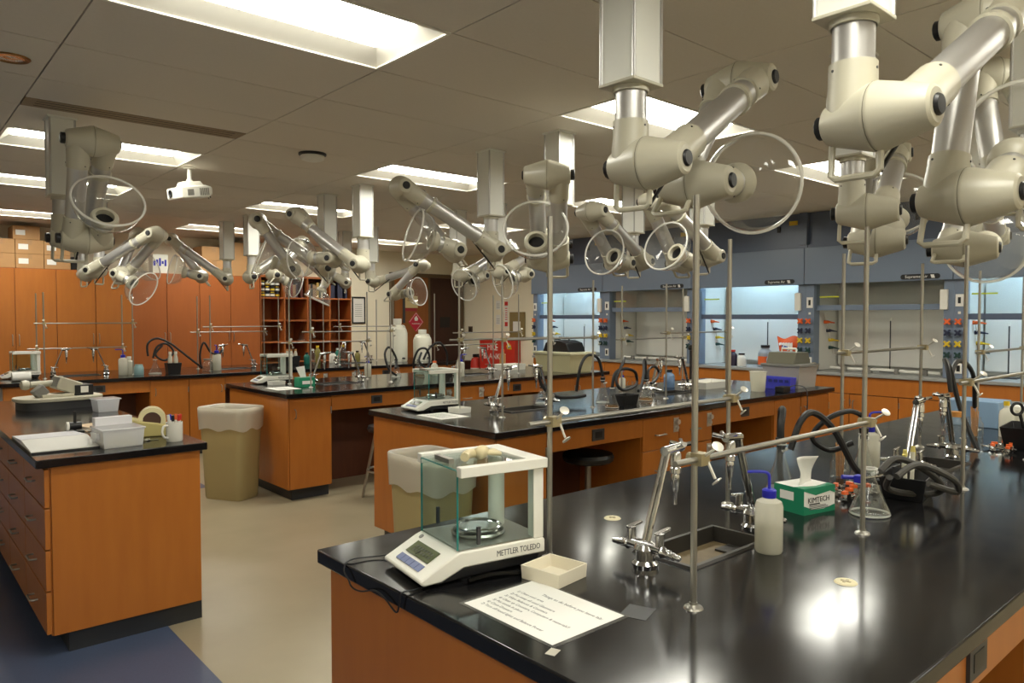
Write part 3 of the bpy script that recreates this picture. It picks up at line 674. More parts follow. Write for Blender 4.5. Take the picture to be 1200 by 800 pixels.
bar(1, 1, 2, 3, 1.405, 'steel cross bar in front of the second-nearest hood'); bar(1, 0, 2, 3, 1.313, 'steel cross bar at the right edge of the nearest bench'); bar(1, 1, 4, 5, 1.355, 'steel cross bar at the far right before the lit hood')
bar(2, 0, 0, 1, 1.41, 'steel cross bar on the front left rods of the second bench'); bar(2, 0, 2, 3, 1.43, 'steel cross bar on the front right rods of the second bench'); bar(2, 1, 2, 3, 1.37, 'steel cross bar on the back right rods of the second bench'); bar(2, 1, 0, 1, 1.40, 'steel cross bar on the back left rods of the second bench')
bar(3, 0, 0, 1, 1.42, 'steel cross bar on the front left rods of the third bench'); bar(3, 1, 0, 1, 1.31, 'steel cross bar on the back left rods of the third bench'); bar(3, 0, 2, 3, 1.39, 'steel cross bar on the front right rods of the third bench'); bar(3, 1, 2, 3, 1.24, 'steel cross bar on the back right rods of the third bench')
bar(4, 0, 0, 1, 1.49, 'upper steel cross bar at left of the farthest bench'); bar(4, 1, 0, 1, 1.21, 'lower steel cross bar at left of the farthest bench'); bar(4, 0, 2, 3, 1.44, 'upper steel cross bar at the middle of the farthest bench'); bar(4, 1, 2, 3, 1.37, 'lower steel cross bar at the middle of the farthest bench'); bar(4, 0, 4, 5, 1.43, 'steel cross bar at the right of the farthest bench')
# cream cover discs
for b, k, x, y in ((1, 0, 1.76, 1.528), (1, 1, 1.753, .785)):
    t = thing('cover_disc', ['round cream socket cover in the countertop behind the front faucet', 'round cream socket cover in the countertop at lower right'][k], 'cover plate', (x, y, ZC))
    MB().lathe([(0, .003), (.024, .003), (.027, 0), (0, 0)], n=24).build('plate', mat('disc_cream', (214, 204, 168), .45), t)
    B(-.012, .012, -.003, .003, .003, .0045).build('slot', BRASS, t); B(-.003, .003, -.012, .012, .003, .0045).build('slot', BRASS, t)
# swivel faucets with gas cocks
def faucet_proto():
    t = thing('lab_faucet', '', 'faucet')
    MB().lathe([(0, 0), (.032, 0), (.034, .012), (.026, .02), (.026, .045), (.03, .05), (.024, .062), (0, .062)], n=18).build('base', CHROME, t)
    v = MB().cyl((0, -.05, .055), (0, .05, .055), .014, n=12)
    for s in (-1, 1):
        v.lathe([(.013, .05), (.016, .055), (.011, .065), (.012, .075), (.009, .078), (.01, .09), (.0075, .092), (.008, .104), (.005, .108), (0, .108)], (0, 0, .055), (0, s, -.08), 12)
    v.build('valve_body', CHROME, t)
    for s in (-1, 1):
        c = MB().cyl((0, s*.045, .06), (0, s*.045, .096), .0115, n=12).build('cock', CHROME, t)
        B(-.006, .05, s*.045-.006, s*.045+.006, .093, .101, Matrix.Rotation(R(-6), 4, 'Y')).build('lever', CHROME, c, bevel=.002)
    m = MB()
    for s in (-1, 1): m.cyl((0, s*.0065, .06), (.085, s*.0065, .285), .006, n=10)
    m.build('arm', CHROME, t)
    h = MB().cyl((.075, 0, .287), (.15, 0, .292), .013, n=12).build('head', CHROME, t)
    for a in range(4):
        M = Matrix.Translation((.155, 0, .295)) @ Matrix.Rotation(R(45+90*a), 4, 'Z'); MB().cyl(M @ Vector((0, 0, 0)), M @ Vector((.034, 0, .008)), .005, .0065, 8).build('handle_spoke', CHROME, h)
    MB().lathe([(.01, .285), (.015, .275), (.016, .245), (.012, .242), (.015, .238), (.015, .225), (.01, .222), (.0125, .214), (.01, .205), (.01, .195), (.008, .19), (.008, .178), (.005, .172), (.005, .14), (0, .14)], (.125, 0, 0), (0, 0, 1), 14).build('serrated_nozzle', CHROME, t)
    return t
fp = faucet_proto(); first = True
for b, n in ((1, 3), (2, 2), (3, 2), (4, 3)):
    for k in range(n):
        a, c = SK(BENCH[b][0], n)[k]; yc = BENCH[b][2]+.685
        for s, (x, rz) in enumerate(((a-.075, 0), (c+.075, math.pi))):
            lab = f'chrome swivel faucet {["left", "right"][s]} of the {ORD[k]} sink on {NB[b]}'
            if first: o = fp; o.location = (x, yc, ZC); o['label'] = lab; o['group'] = 'chrome bench faucets'; first = False
            else: copy_tree(fp, (x, yc, ZC), rz, lab, 'chrome bench faucets')

# ---------------------------------------------------------------- fume extraction arms hanging from the ceiling
ZJ, AL1, AL2, AL3, AO = 2.03, .79, .56, .29, .065
ZB = 2.28
def housing(m, c, ax, sgn, d, sl, r=.084):
    """half a joint: tapered drum along ax*sgn from the seam, plus a sleeve leaving along d"""
    m.lathe([(r*.985, .0), (r, .004), (r*.985, .01), (r*.63, .112), (r*.58, .124), (r*.48, .13), (0, .13)], c, Vector(ax)*sgn, 24)
    o = Vector(c)+Vector(ax)*sgn*AO
    m.lathe([(.062, .0), (.06, .06), (.057, .09), (.0565, sl), (.0495, sl+.001)], o, d, 22)
    return o
def bracket(c, ax, sgn, d):
    """U-shaped guard loop on the back of a joint half"""
    c = Vector(c); a = Vector(ax)*sgn; d = Vector(d)
    pts = [c+a*.115+d*.03, c+a*.118+d*.125, c+a*.105+d*.135, c+a*.01+d*.135, c+a*(-.004)+d*.125, c+a*(-.004)+d*.05]
    return MB().tube(pts, .009, 8)
def arm(label, base, az, e1, e2, e3, s):
    t = thing('extraction_arm', label, 'extraction arm', (base[0], base[1], ZB), 0, 'fume extraction arms')
    az, e1, e2, e3 = R(az), R(e1), R(e2), R(e3); Z = Vector((0, 0, 1))
    u = Vector((math.cos(az), math.sin(az), 0)); a = s*Vector((-u.y, u.x, 0))
    dr = lambda e: u*math.cos(e)+Z*math.sin(e)
    # square ceiling column
    h = .066; top = CEIL-ZB-.001
    c = B(-h, h, -h, h, .004, top).build('column', COLM, t, bevel=.003)
    for sx in (-1, 1):
        for sy in (-1, 1): MB().cyl((sx*h, sy*h, .004), (sx*h, sy*h, top), .006, n=8).build('edge_bead', ALU, c)
    B(-h-.012, h+.012, -h-.012, h+.012, top-.012, top).build('ceiling_plate', COLM, c)
    B(-h-.006, h+.006, -h-.006, h+.006, -.004, .006).build('bottom_plate', CREAM, t, bevel=.002)
    MB().lathe([(.053, -.022), (.057, -.02), (.057, -.004)], n=24).build('collar', CREAM, t)
    zl = ZJ-ZB
    MB().lathe([(.0495, -.11), (.0495, -.01)], n=24).build('drop_tube', ALU, t)
    J = Vector((0, 0, zl))+a*AO; D1, D2, D3 = dr(e1), dr(e2), dr(e3)
    E_ = J+D1*AL1; W_ = E_+D2*AL2
    def joint(nm, C, da, sla, db, slb, knobs=True):
        # half on -a side carries tube da, half on +a side carries db
        p = MB(); housing(p, C, a, -1, da, sla); p = p.build(nm, CREAM, t)
        q = MB(); housing(q, C, a, 1, db, slb); q.build('joint_half', CREAM, p)
        MB().lathe([(.0842, -.0012), (.0846, 0), (.0842, .0012)], C, a, 28).build('seam_ring', mat('seam', (120, 114, 98), .6), p)
        for sg, dd, L_ in ((-1, da, sla), (1, db, slb)):
            pu, pv, _ = frame(dd)
            for q_ in range(3): w_ = pu*math.cos(q_*2.1)+pv*math.sin(q_*2.1); MB().cyl(C+a*sg*AO+dd*(L_-.02)+w_*.0555, C+a*sg*AO+dd*(L_-.02)+w_*.0585, .0035, n=8).build('screw', DGREY, p)
        MB().lathe([(0, .0), (.024, 0), (.026, .006), (.022, .0125), (0, .013)], C+a*.127, a, 18).build('end_cap', BLACK, p)
        if knobs:
            k = MB().lathe([(0, 0), (.03, 0), (.03, .022), (.024, .026), (0, .026)], C-a*.128, -a, 12).build('friction_knob', BLACK, p)
        return p
    p = joint('shoulder_joint', J, Z, ZB-ZJ-.11, D1, .17)
    bracket(J, a, -1, -Z).build('guard_loop', CREAM, p)
    MB().cyl(J+a*.004-Z*.13, J+a*(AO-.03)+D1*.26-Z*.02, .0055, n=8).build('gas_strut', BLACK, p)
    B1 = J+a*AO
    MB().cyl(B1+D1*.165, B1+D1*(AL1-.14), .0495, n=24).build('lower_tube', ALU, t)
    MB().lathe([(.05, 0), (.058, .002), (.058, .026), (.05, .028)], B1+D1*(AL1*.70), D1, 24).build('tube_clamp', CREAM, t)
    # elbow: lower tube on the +a half, upper tube on the -a half
    joint('elbow_joint', E_, D2, .15, -D1, .15)
    B2 = E_-a*AO
    MB().cyl(B2+D2*.145, B2+D2*(AL2-.12), .0495, n=24).build('upper_tube', ALU, t)
    # wrist
    p = joint('wrist_joint', W_, -D2, .13, D3, .12)
    bracket(W_, a, -1, D2).build('guard_loop', CREAM, p)
    H0 = W_+a*AO
    MB().cyl(H0+D3*.115, H0+D3*.166, .0495, n=22).build('hood_tube', ALU, t)
    MB().lathe([(.046, .185), (.047, .15), (.05, .15), (.066, .165), (.072, .178), (.072, .195), (.064, .207), (.048, .207), (.046, .185)], H0, D3, 28).build('hood_hub', CREAM, t)
    MB().lathe([(0, .172), (.047, .172)], H0, D3, 22).build('throat_shade', BLACK, t)  # black disc stands for the shade inside the open tube
    d = MB().lathe([(.066, .196), (.095, .201), (.13, .216), (.155, .24), (.17, .272), (.177, .305), (.18, .33)], H0, D3, 44).build('clear_dome', DOME, t, smooth=60)
    MB().torus(H0+D3*.332, D3, .181, .0065, 44, 8).build('dome_rim', RIMG, d)
ARMS = [
('large cream extraction arm right of centre, reaching up to the right over the nearest bench', (1.83, 1.52), 8, 31, 230, 7, -1),
('largest cream extraction arm at the top right corner, closest to the camera', (1.83, .82), 357, 31, 256, 36, -1),
('cream extraction arm folded upright behind the largest arm at right', (3.4, 1.52), 17, 29, 239, 40, -1),
('small cream extraction arm with head pointing left, low behind the right-hand arm', (5.0, 1.52), 193, 7, 332, 173, 1),
('cream extraction arm half cut off by the right picture edge', (3.4, .82), 38, 50, 249, 196, -1),
('cream extraction arm folded upright with its clear hood facing the camera, at centre', (3.4, 3.42), 225, 23, 231, 27, -1),
('cream extraction arm bent in a V, its clear hood pointing left, left of centre', (3.4, 4.12), 343, 150, 313, 164, -1),
('small cream extraction arm bent left, directly below the large central arm', (5.0, 3.42), 1, 152, 309, 162, -1),
('small cream extraction arm bent left, between the upright arm and the large central arm', (5.0, 4.12), 7, 153, 316, 168, -1),
('cream extraction arm over the third bench, nearer of its left pair', (3.4, 5.95), 302, 144, 313, 178, -1),
('cream extraction arm over the third bench, farther of its left pair', (3.4, 6.64), 156, 35, 236, 22, -1),
('small cream extraction arm over the third bench, nearer of its right pair', (5.0, 5.95), 352, 29, 226, 195, -1),
('small cream extraction arm over the third bench, farther of its right pair', (5.0, 6.64), 7, 27, 220, 201, -1),
('small white extraction arm stretched right in front of the orange-brown door', (5.0, 8.54), 291, 14, 221, 6, 1),
('small cream extraction arm hidden behind others above the bookcase', (5.0, 9.25), 156, 32, 220, 296, 1),
('small cream extraction arm bent left in front of the large tall carton', (3.4, 9.33), 332, 143, 307, 166, -1),
('small cream extraction arm reaching right, above the left end of the bookcase', (3.4, 8.54), 358, 35, 229, 345, 1),
('cream extraction arm over the left of the farthest bench, nearer one reaching up right', (1.8, 8.54), 309, 27, 225, 332, -1),
('cream extraction arm over the left of the farthest bench, behind its nearer twin', (1.8, 9.3), 17, 39, 247, 27, -1),
('cream extraction arm at upper left with its clear bowl hood tipped toward the camera', (.89, 5.16), 268, 37, 246, 36, 1)]
for A in ARMS: arm(*A)

# ---------------------------------------------------------------- analytical balances
def balance_proto():
    t = thing('analytical_balance', '', 'balance')
    # nose points to -x; x 0..0.35, y -0.11..0.11
    prof = [(.0, .016), (.0, .024), (.088, .069), (.105, .075), (.345, .075), (.35, .068), (.35, .036), (.115, .036), (.055, .012), (.01, .01)]
    MB().prism(prof, -.11, .11, lambda a_, b_, c_: Vector((a_, c_, b_))).build('housing', WHITE, t, bevel=.005)
    und = [(.015, .012), (.055, .011), (.115, .035), (.34, .035), (.33, .012), (.12, .009), (.05, .005)]
    MB().prism(und, -.102, .102, lambda a_, b_, c_: Vector((a_, c_, b_))).build('underbody', BLACK, t, bevel=.003)
    for x, y in ((.13, -.08), (.13, .08), (.31, -.08), (.31, .08)): MB().cyl((x, y, 0), (x, y, .014), .016, n=14).build('foot', BLACK, t)
    sl = math.atan2(.045, .088)
    M = Matrix.Translation((.0, 0, .0243)) @ Matrix.Rotation(-sl, 4, 'Y')
    ds = B(.045, .085, -.062, .062, .0005, .003, M).build('display', LCD, t)
    for k, dx in enumerate((.055, .066)):
        for q in range(7): B(dx, dx+.008, -.05+q*.014, -.042+q*.014, .003, .0034, M).build('digit', mat('lcd_dark', (50, 56, 38), .3), ds)
    for q in range(5): B(.016, .036, -.066+q*.0265, -.042+q*.0265, .0005, .0025, M).build('key', KEYB, t)
    MB().cyl(M @ Vector((.1, .075, 0)), M @ Vector((.1, .075, .002)), .007, n=12).build('level_bubble', GREY, t)
    # chamber
    F0, T0 = .075, .28
    B(.105, .345, -.105, .105, F0, F0+.004).build('chamber_floor', STEEL, t)
    MB().lathe([(0, .014), (.056, .014), (.061, .02), (.061, .024), (.057, .026), (.053, .022), (0, .022)], (.215, 0, F0+.002), n=32).build('pan', CHROME, t)
    MB().lathe([(.066, 0), (.07, .006), (.066, .011), (.062, .006)], (.215, 0, F0+.004), n=32).build('wind_ring', STEEL, t)
    B(.315, .345, -.11, -.082, F0, T0-.015).build('rear_post', WHITE, t, bevel=.002); B(.315, .345, .085, .11, F0, T0-.015).build('rear_post', WHITE, t, bevel=.002)
    MB().cyl((.3, .05, F0+.002), (.3, .05, T0-.015), .022, n=18).build('draft_column', WHITE, t)
    for s in (-1, 1): B(.1, .35, s*.11-.012, s*.11+.012, T0-.025, T0).build('top_rail', WHITE, t, bevel=.002)
    B(.3, .35, -.1, .1, T0-.015, T0).build('top_rear', WHITE, t, bevel=.002)
    B(.102, .3, -.098, .098, T0-.01, T0-.007).build('top_pane', PANE, t)
    B(.115, .13, -.03, .05, T0-.007, T0+.005).build('lid_handle', STEEL, t)
    fp_ = B(.1, .104, -.1, .1, F0+.002, T0-.01).build('front_pane', PANE, t)
    for y in (-.1, .1): B(.0995, .1045, y-.0008, y+.0008, F0+.002, T0-.01).build('pane_edge', PEDGE, fp_)
    B(.0995, .1045, -.1, .1, T0-.0115, T0-.0095).build('pane_edge', PEDGE, fp_)
    for s in (-1, 1):
        B(.104, .315, s*.106-.002, s*.106+.002, F0+.004, T0-.025).build('side_pane', PANE, t)
        B(.15, .158, s*.11-.004, s*.11+.004, F0+.012, F0+.055).build('pane_grip', DGREY, t)
    text('METTLER TOLEDO', .021, INKG, t, (.27, -.1105, .048), (R(90), 0, 0), sx=.74)
    text('METTLER TOLEDO', .01, INKG, t, (.04, .02, .0455), (0, -sl, R(-90)))
    return t
bal = balance_proto(); bal.location = (.964, 1.512, ZC); bal.rotation_euler = (0, 0, R(-9))
bal['label'] = 'white analytical balance with glass draft shield in the foreground'; bal['group'] = 'analytical balances'
copy_tree(bal, (2.74, 4.2, ZC), R(-4), 'analytical balance at the left end of the second bench', 'analytical balances')
copy_tree(bal, (2.76, 6.93, ZC), R(-6), 'analytical balance at the left end of the third bench, beside the green tissue box', 'analytical balances')
copy_tree(bal, (1.0, 9.2, ZC), R(0), 'analytical balance at the far left edge, on the farthest bench', 'analytical balances')
t = thing('crumpled_glove', 'crumpled cream latex glove lying on top of the foreground balance', 'glove', (1.17, 1.475, ZC+.274))
gl = MB()
gl.tube(spline([(-.055, -.02, .012), (-.03, 0, .014), (.0, .01, .012), (.03, .0, .016)], 5), .012, 8)
for k in range(4): gl.tube(spline([(.02, .004*k-.006, .012), (.045, .012*k-.02, .01), (.06+.006*k, .016*k-.024, .008)], 4), .006, 6)
gl.lathe([(0, -.02), (.016, -.016), (.018, 0), (.014, .016), (0, .018)], (.015, .0, .014), (1, .3, .2), 10)
gl.build('glove', mat('latex', (214, 200, 160), .5), t, smooth=80)
# ---------------------------------------------------------------- foreground bench things
t = thing('plastic_tray', 'small square white plastic weighing tray beside the foreground balance', 'tray', (1.248, 1.27, ZC), R(8))
MB().taper(-.058, .058, -.058, .058, .0, .034, .97, .004).build('tray', mat('tray_white', (226, 218, 198), .4), t, bevel=.001)
t = thing('instruction_sheet', 'laminated white instruction sheet with printed lines, taped to the foreground bench', 'paper sheet', (1.09, 1.145, ZC), 0)
B(-.115, .115, -.15, .15, .0, .0009).build('laminate', clear('laminate', (210, 210, 205), 1.5, .08, .15), t); sh = B(-.107, .107, -.14, .14, .0009, .0016).build('sheet', PAPER, t)
LINES = [('Things to do before you leave lab:', .052, .0145), ('1) Clean your area', .026, .0125), ('2) Put away all used Glassware', .006, .0125), ('3) Wipe Balances & Counters', -.012, .0125), ('4) Clean up Counters, Computers & materials!!', -.03, .0125), ('5) Put stools in place', -.047, .0125), ('6) Close Drawers', -.064, .0125), ('7) Turn off hood lights and Balance Power', -.081, .0125)]
for k, (b, x, sz) in enumerate(LINES): text(b, sz, INK, sh, (x, .115 if k else .06, .0017), (0, 0, R(-90)), 'printed_line', 'LEFT', .00005, sx=.92)
tag(MB().tube(spline([(1.06, 1.37, ZC+.008), (1.12, 1.36, ZC+.012), (1.2, 1.33, ZC+.008), (1.235, 1.335, ZC+.012)], 6), .007, 6).build('plastic_wrap', clear('wrap', (120, 120, 122), 1.6, .1, .1, (40, 40, 44))), 'twisted strip of clear plastic wrap in front of the foreground balance', 'plastic wrap')
for k, (x, y, l) in enumerate(((1.235, 1.0, 'black tape patch at the far corner of the instruction sheet'), (.965, .985, 'strip of clear tape at the near corner of the instruction sheet'))):
    q_ = .035 if k == 0 else .014; tag(B(-q_, q_, -.03 if k == 0 else -.01, .03 if k == 0 else .01, .0001, .0008).build('tape_patch', BLACK if k == 0 else LINER, None, (x, y, ZC), rz=R(20)), l, 'tape')
cord = MB().tube(spline([(1.1, 1.6, ZC+.02), (1.0, 1.68, ZC+.006), (.93, 1.70, ZC+.006), (.904, 1.69, ZC-.01), (.903, 1.665, ZC-.03), (.903, 1.645, ZC-.045), (.903, 1.6, ZC-.042), (.903, 1.535, ZC-.022), (.903, 1.488, ZC-.028), (.903, 1.44, ZC-.046), (.903, 1.425, ZC-.02), (.906, 1.42, ZC+.004), (.94, 1.415, ZC+.005), (1.0, 1.42, ZC+.005)], 6), .0022, 6).build('power_cord', BLACK, bal)
cord.matrix_parent_inverse = (Matrix.Translation(bal.location) @ Matrix.Rotation(R(-9), 4, 'Z')).inverted(); cord['label'] = 'thin black power cord looping over the bench edge'
def wash_bottle(x, y, rz, label, k=1.0):
    t = thing('wash_bottle', label, 'wash bottle', (x, y, ZC), rz, 'wash bottles')
    MB().lathe([(0, .001), (.034*k, 0), (.037*k, .006*k), (.037*k, .125*k), (.033*k, .138*k), (.018*k, .146*k), (.0165*k, .155*k)], n=24).build('body', MILK, t)
    MB().lathe([(0, .002), (.034*k, .003), (.0355*k, .007), (.0355*k, .082*k), (0, .082*k)], n=24).build('liquid', LIQ, t)
    MB().lathe([(.018*k, .148*k), (.019*k, .15*k), (.019*k, .168*k), (.014*k, .172*k), (0, .172*k)], n=18).build('cap', BLUEC, t)
    MB().tube(spline([(0, 0, .17*k), (0, 0, .2*k), (-.004, 0, .213*k), (-.02*k, 0, .218*k), (-.06*k, 0, .218*k)], 4), .0042*k, 8).build('spout_tube', BLUEC, t)
wash_bottle(1.83, 1.03, R(-40), 'white wash bottle with blue cap in the foreground beside the sink')
wash_bottle(3.1, 1.30, R(150), 'white wash bottle with blue cap behind the big side-arm flask', 1.12)
# tissue box
t = thing('tissue_box', 'green and white tissue wipe box with a tissue standing up, on the nearest bench', 'tissue box', (2.33, 1.185, ZC), R(-12))
bx_ = B(-.075, .075, -.06, .06, 0, .085).build('carton', PAPER, t, bevel=.001)
MB().prism([(-.0755, 0), (.0755, 0), (.0755, .022), (.02, .012), (-.03, .014), (-.0755, .03)], 0, .0006, lambda a_, b_, c_: Vector((a_, -.06-c_, b_))).build('green_wave', KGRN, bx_)
MB().prism([(-.0755, .085), (.0755, .085), (.0755, .058), (.05, .068), (-.02, .06), (-.0755, .078)], 0, .0006, lambda a_, b_, c_: Vector((a_, -.06-c_, b_))).build('green_wave', KGRN, bx_)
B(-.0758, -.075, -.06, .06, 0, .085).build('green_side', KGRN, bx_)
B(-.0762, -.0758, -.02, .035, .04, .068).build('side_panel', PAPER, bx_)
MB().prism([(-.075, -.06), (.075, -.06), (.075, -.03), (.0, -.045), (-.075, -.02)], .085, .0856, lambda a_, b_, c_: Vector((a_, b_, c_))).build('green_top', KGRN, bx_)
text('KIMTECH', .025, INK, bx_, (-.005, -.0608, .037), (R(90), 0, 0)); B(-.05, .0, -.0612, -.0604, .03, .034).build('black_bar', INK, bx_)
for k in range(3): B(-.05, .03+.01*k, -.0612, -.0604, .0245-.005*k, .0265-.005*k).build('small_print', INKG, bx_)
vsT = []; fsT = []
for i in range(9):
    v = i/8; wdt = .034+.012*abs(v-.45)*2
    for j in range(7):
        u_ = j/6-.5; vsT.append((u_*2*wdt+.004*math.sin(v*5)-.012*v, .012*math.sin(u_*4+v*2)-.02*v*v, .083+v*.095))
for i in range(8):
    for j in range(6): a_ = i*7+j; fsT.append((a_, a_+1, a_+8, a_+7))
o = MB().add(vsT, fsT).build('tissue', PAPER, t, smooth=80); md = o.modifiers.new('thickness', 'SOLIDIFY'); md.thickness = .0006
# flasks
def flask(x, y, r, h, label, liquid=None, stopper=None, side=None, z=ZC, group='glass flasks', rz=0):
    t = thing('conical_flask', label, 'flask', (x, y, z), rz, group)
    MB().lathe([(0, .001), (r*.9, 0), (r, .008), (r*.97, h*.1), (r*.33, h*.72), (r*.28, h*.78), (r*.28, h*.96), (r*.34, h)], n=26).build('glass_body', GLASS, t, smooth=60)
    MB().torus((0, 0, .006), (0, 0, 1), r*.95, .0035, 26, 6).build('glass_foot', RIMG, t)
    MB().torus((0, 0, h), (0, 0, 1), r*.33, .003, 20, 6).build('lip', RIMG, t)
    if liquid: MB().lathe([(0, .003), (r*.93, .004), (r*.96, h*.08), (r*.88, h*.16), (0, h*.16)], n=24).build('liquid', liquid, t)
    if stopper: MB().lathe([(0, h*.9), (r*.24, h*.9), (r*.36, h*1.12), (0, h*1.12)], n=16).build('stopper', stopper, t)
    if side: MB().cyl((r*.25, 0, h*.86), (r*.85, 0, h*.88), .006, n=8).build('side_arm', RIMG, t)
    return t
def hose(pts, label, r=.009, m=None):
    return tag(MB().tube(spline(pts, 7), r, 8).build('rubber_hose', m or RUBBER), label, 'hose')
AMB = clear('amber_liquid', (220, 180, 110), 1.3, .1, .3, (190, 150, 90)); GREYL = clear('grey_powder', (180, 176, 168), 1.2, .3, .6, (150, 146, 138))
flask(2.42, 1.01, .062, .15, 'large conical flask with blue clamp in front of the tissue box', None, None, True)
flask(2.44, 1.33, .055, .185, 'tall filter flask with grey residue and black stopper behind the tissue box', GREYL, RUBBER, True)
flask(2.86, 1.22, .05, .19, 'filter flask with black stopper beside the jar of wooden sticks', None, RUBBER, True)
z_ = ZC
hose([(2.44, 1.33, z_+.2), (2.44, 1.33, z_+.25), (2.47, 1.34, z_+.30), (2.53, 1.38, z_+.29), (2.56, 1.40, z_+.2), (2.57, 1.4, z_+.03), (2.6, 1.38, z_+.012)], 'thick black rubber hose arching from the tall filter flask', .012)
hose([(2.49, 1.32, z_+.16), (2.52, 1.30, z_+.26), (2.58, 1.28, z_+.29), (2.66, 1.24, z_+.22), (2.74, 1.2, z_+.08), (2.8, 1.16, z_+.03), (2.87, 1.1, z_+.014)], 'thick black rubber hose sloping down right of the tall filter flask', .012)
hose([(2.86, 1.22, z_+.2), (2.86, 1.22, z_+.25), (2.8, 1.25, z_+.28), (2.72, 1.3, z_+.25), (2.69, 1.34, z_+.18), (2.75, 1.3, z_+.13), (2.81, 1.24, z_+.16)], 'black rubber hose looping left of the filter flask by the wooden sticks', .01)
hose([(2.47, 1.0, z_+.135), (2.55, .98, z_+.17), (2.64, .93, z_+.13), (2.72, .9, z_+.07), (2.75, .93, z_+.03), (2.68, 1.0, z_+.03), (2.58, 1.02, z_+.06), (2.52, .99, z_+.11)], 'grey-black rubber hose coiled right of the large conical flask', .011, mat('hose_grey', (62, 60, 56), .5))
hose([(2.5, .96, z_+.12), (2.6, .93, z_+.15), (2.7, .86, z_+.10), (2.74, .86, z_+.05), (2.66, .92, z_+.08)], 'second grey rubber hose loop beside the large conical flask', .011, mat('hose_grey', (62, 60, 56), .5))
t = thing('flask_clamp', 'blue-tipped chrome clamp gripping the neck of the large conical flask', 'clamp', (2.40, 1.03, ZC+.118))
MB().cyl((0, 0, 0), (-.05, .04, .005), .007, n=10).build('jaw', BLUEC, t); MB().cyl((-.02, .0, 0), (.09, -.03, 0), .006, n=8).build('stem', CHROME, t); B(-.03, .0, -.012, .012, -.012, .012).build('body', BLUEC, t, bevel=.002)
def stick_jar(x, y, label, n=14, sc2=1.0):
    t = thing('stick_jar', label, 'jar', (x, y, ZC))
    MB().lathe([(0, .002), (.034*sc2, .0), (.036*sc2, .008), (.036*sc2, .06*sc2), (.026*sc2, .075*sc2), (.026*sc2, .09*sc2)], n=20).build('glass_jar', GLASS, t)
    for k in range(n):
        a_ = k*2.4; rr = .003+.0045*math.sqrt(k); MB().cyl((rr*.7*math.cos(a_), rr*.7*math.sin(a_), .005), (rr*math.cos(a_)*1.05, rr*math.sin(a_)*1.05, (.125+.01*math.sin(k*3))*sc2), .0028, n=6).build('wooden_stick', CORK, t)
stick_jar(2.9, 1.33, 'glass jar of wooden sticks behind the tissue box')
stick_jar(4.42, 1.31, 'glass jar of wooden sticks by the scissors at far right', 14, 1.2)
# small clamps with red tips
CLM = [MB().cyl((-.03, 0, .012), (.03, 0, .012), .007, n=8).box(-.008, .022, -.011, .011, .004, .024).mesh('body', CHROME), MB().cyl((.03, .006, .012), (.055, .012, .014), .0035, n=6).cyl((.03, -.006, .012), (.055, -.012, .014), .0035, n=6).mesh('jaw', CHROME), MB().box(-.012, .012, -.007, .007, .024, .034).mesh('red_wing', ORANGE)]
def clamp_item(x, y, z, rz, label, grp):
    t = thing('spring_clamp', label, 'clamp', (x, y, z), rz, grp)
    for me, nmn in zip(CLM, ('body', 'jaw', 'red_wing')): obj(nmn, me, t)
for k in range(7): clamp_item(2.53+.05*(k % 4)+.01*k, 1.14+.055*(k//4)+.012*(k % 3), ZC+.001, k*1.3, 'small chrome clamp with red tips in the heap behind the tissue box', 'clamps behind the tissue box')
for k in range(8): clamp_item(3.98+.06*(k % 4)+.01*k, 1.04+.06*(k//4)+.012*(k % 3), ZC+.001, k*1.7, 'small chrome clamp with red tips in the heap left of the black caddy', 'clamps by the black caddy')
# black caddies with contents
def caddy(x, y, rz, label, w_=.16, d_=.12, h_=.09):
    t = thing('black_caddy', label, 'tray', (x, y, ZC), rz, 'black plastic caddies')
    MB().taper(-w_/2, w_/2, -d_/2, d_/2, 0, h_, .82, .005).build('tub', BLACK, t, bevel=.002)
caddy(2.78, 1.03, R(10), 'black caddy holding pale brushes behind the big conical flask', .2, .15, .08)
def brush(x, y, z, h, label, tilt=0):
    t = thing('bottle_brush', label, 'brush', (x, y, z), 0, 'pale brushes and droppers')
    MB().cyl((0, 0, 0), (tilt, 0, h), .006, .008, 8).build('handle', MILK, t); MB().cyl((tilt, 0, h), (tilt*1.2, 0, h+.02), .009, .007, 8).build('bulb', mat('bulb', (210, 196, 110), .5), t)
for k in range(4): brush(2.74+.025*k, 1.02+.012*(k % 2), ZC+.007, .13+.01*(k % 3), 'pale plastic dropper standing in the caddy behind the big conical flask', .012*(k-1.5))
caddy(4.25, 1.02, R(5), 'black caddy under the scissors at far right', .3, .2, .11)
t = thing('scissors', 'black-handled scissors standing in the caddy at far right', 'scissors', (4.19, 1.03, ZC+.05), R(-40))
for s in (-1, 1):
    MB().torus((s*.035, 0, .145), (0, 1, 0), .028, .007, 20, 8).build('finger_loop', BLACK, t); MB().cyl((s*.02, 0, .12), (-s*.004, 0, .03), .008, .006, 8).build('shank', BLACK, t); B(-s*.004-.005, -s*.004+.005, -.001, .001, -.04, .03).build('blade', STEEL, t)
bottle(4.27, 1.02, ZC+.008, .03, .12, GLASS, BLACK, 'small clear bottle with black cap in the far right caddy', .6)
bottle(4.56, 1.2, ZC, .035, .19, MILK, YEL, 'white squeeze bottle with yellow tip at far right', .35)
t = thing('tip_rack', 'cream ribbed rack box behind the scissors at far right', 'rack', (4.65, 1.12, ZC))
B(-.03, .1, -.1, .1, 0, .16).build('box', WHITE, t, bevel=.006)
for k in range(7): B(-.033, -.03, -.09+k*.026, -.075+k*.026, .02, .14).build('rib', mat('rib', (200, 196, 180), .5), t)
t = thing('blue_cloth_box', 'pale blue box behind the wooden sticks at far right', 'box', (4.95, 1.45, ZC))
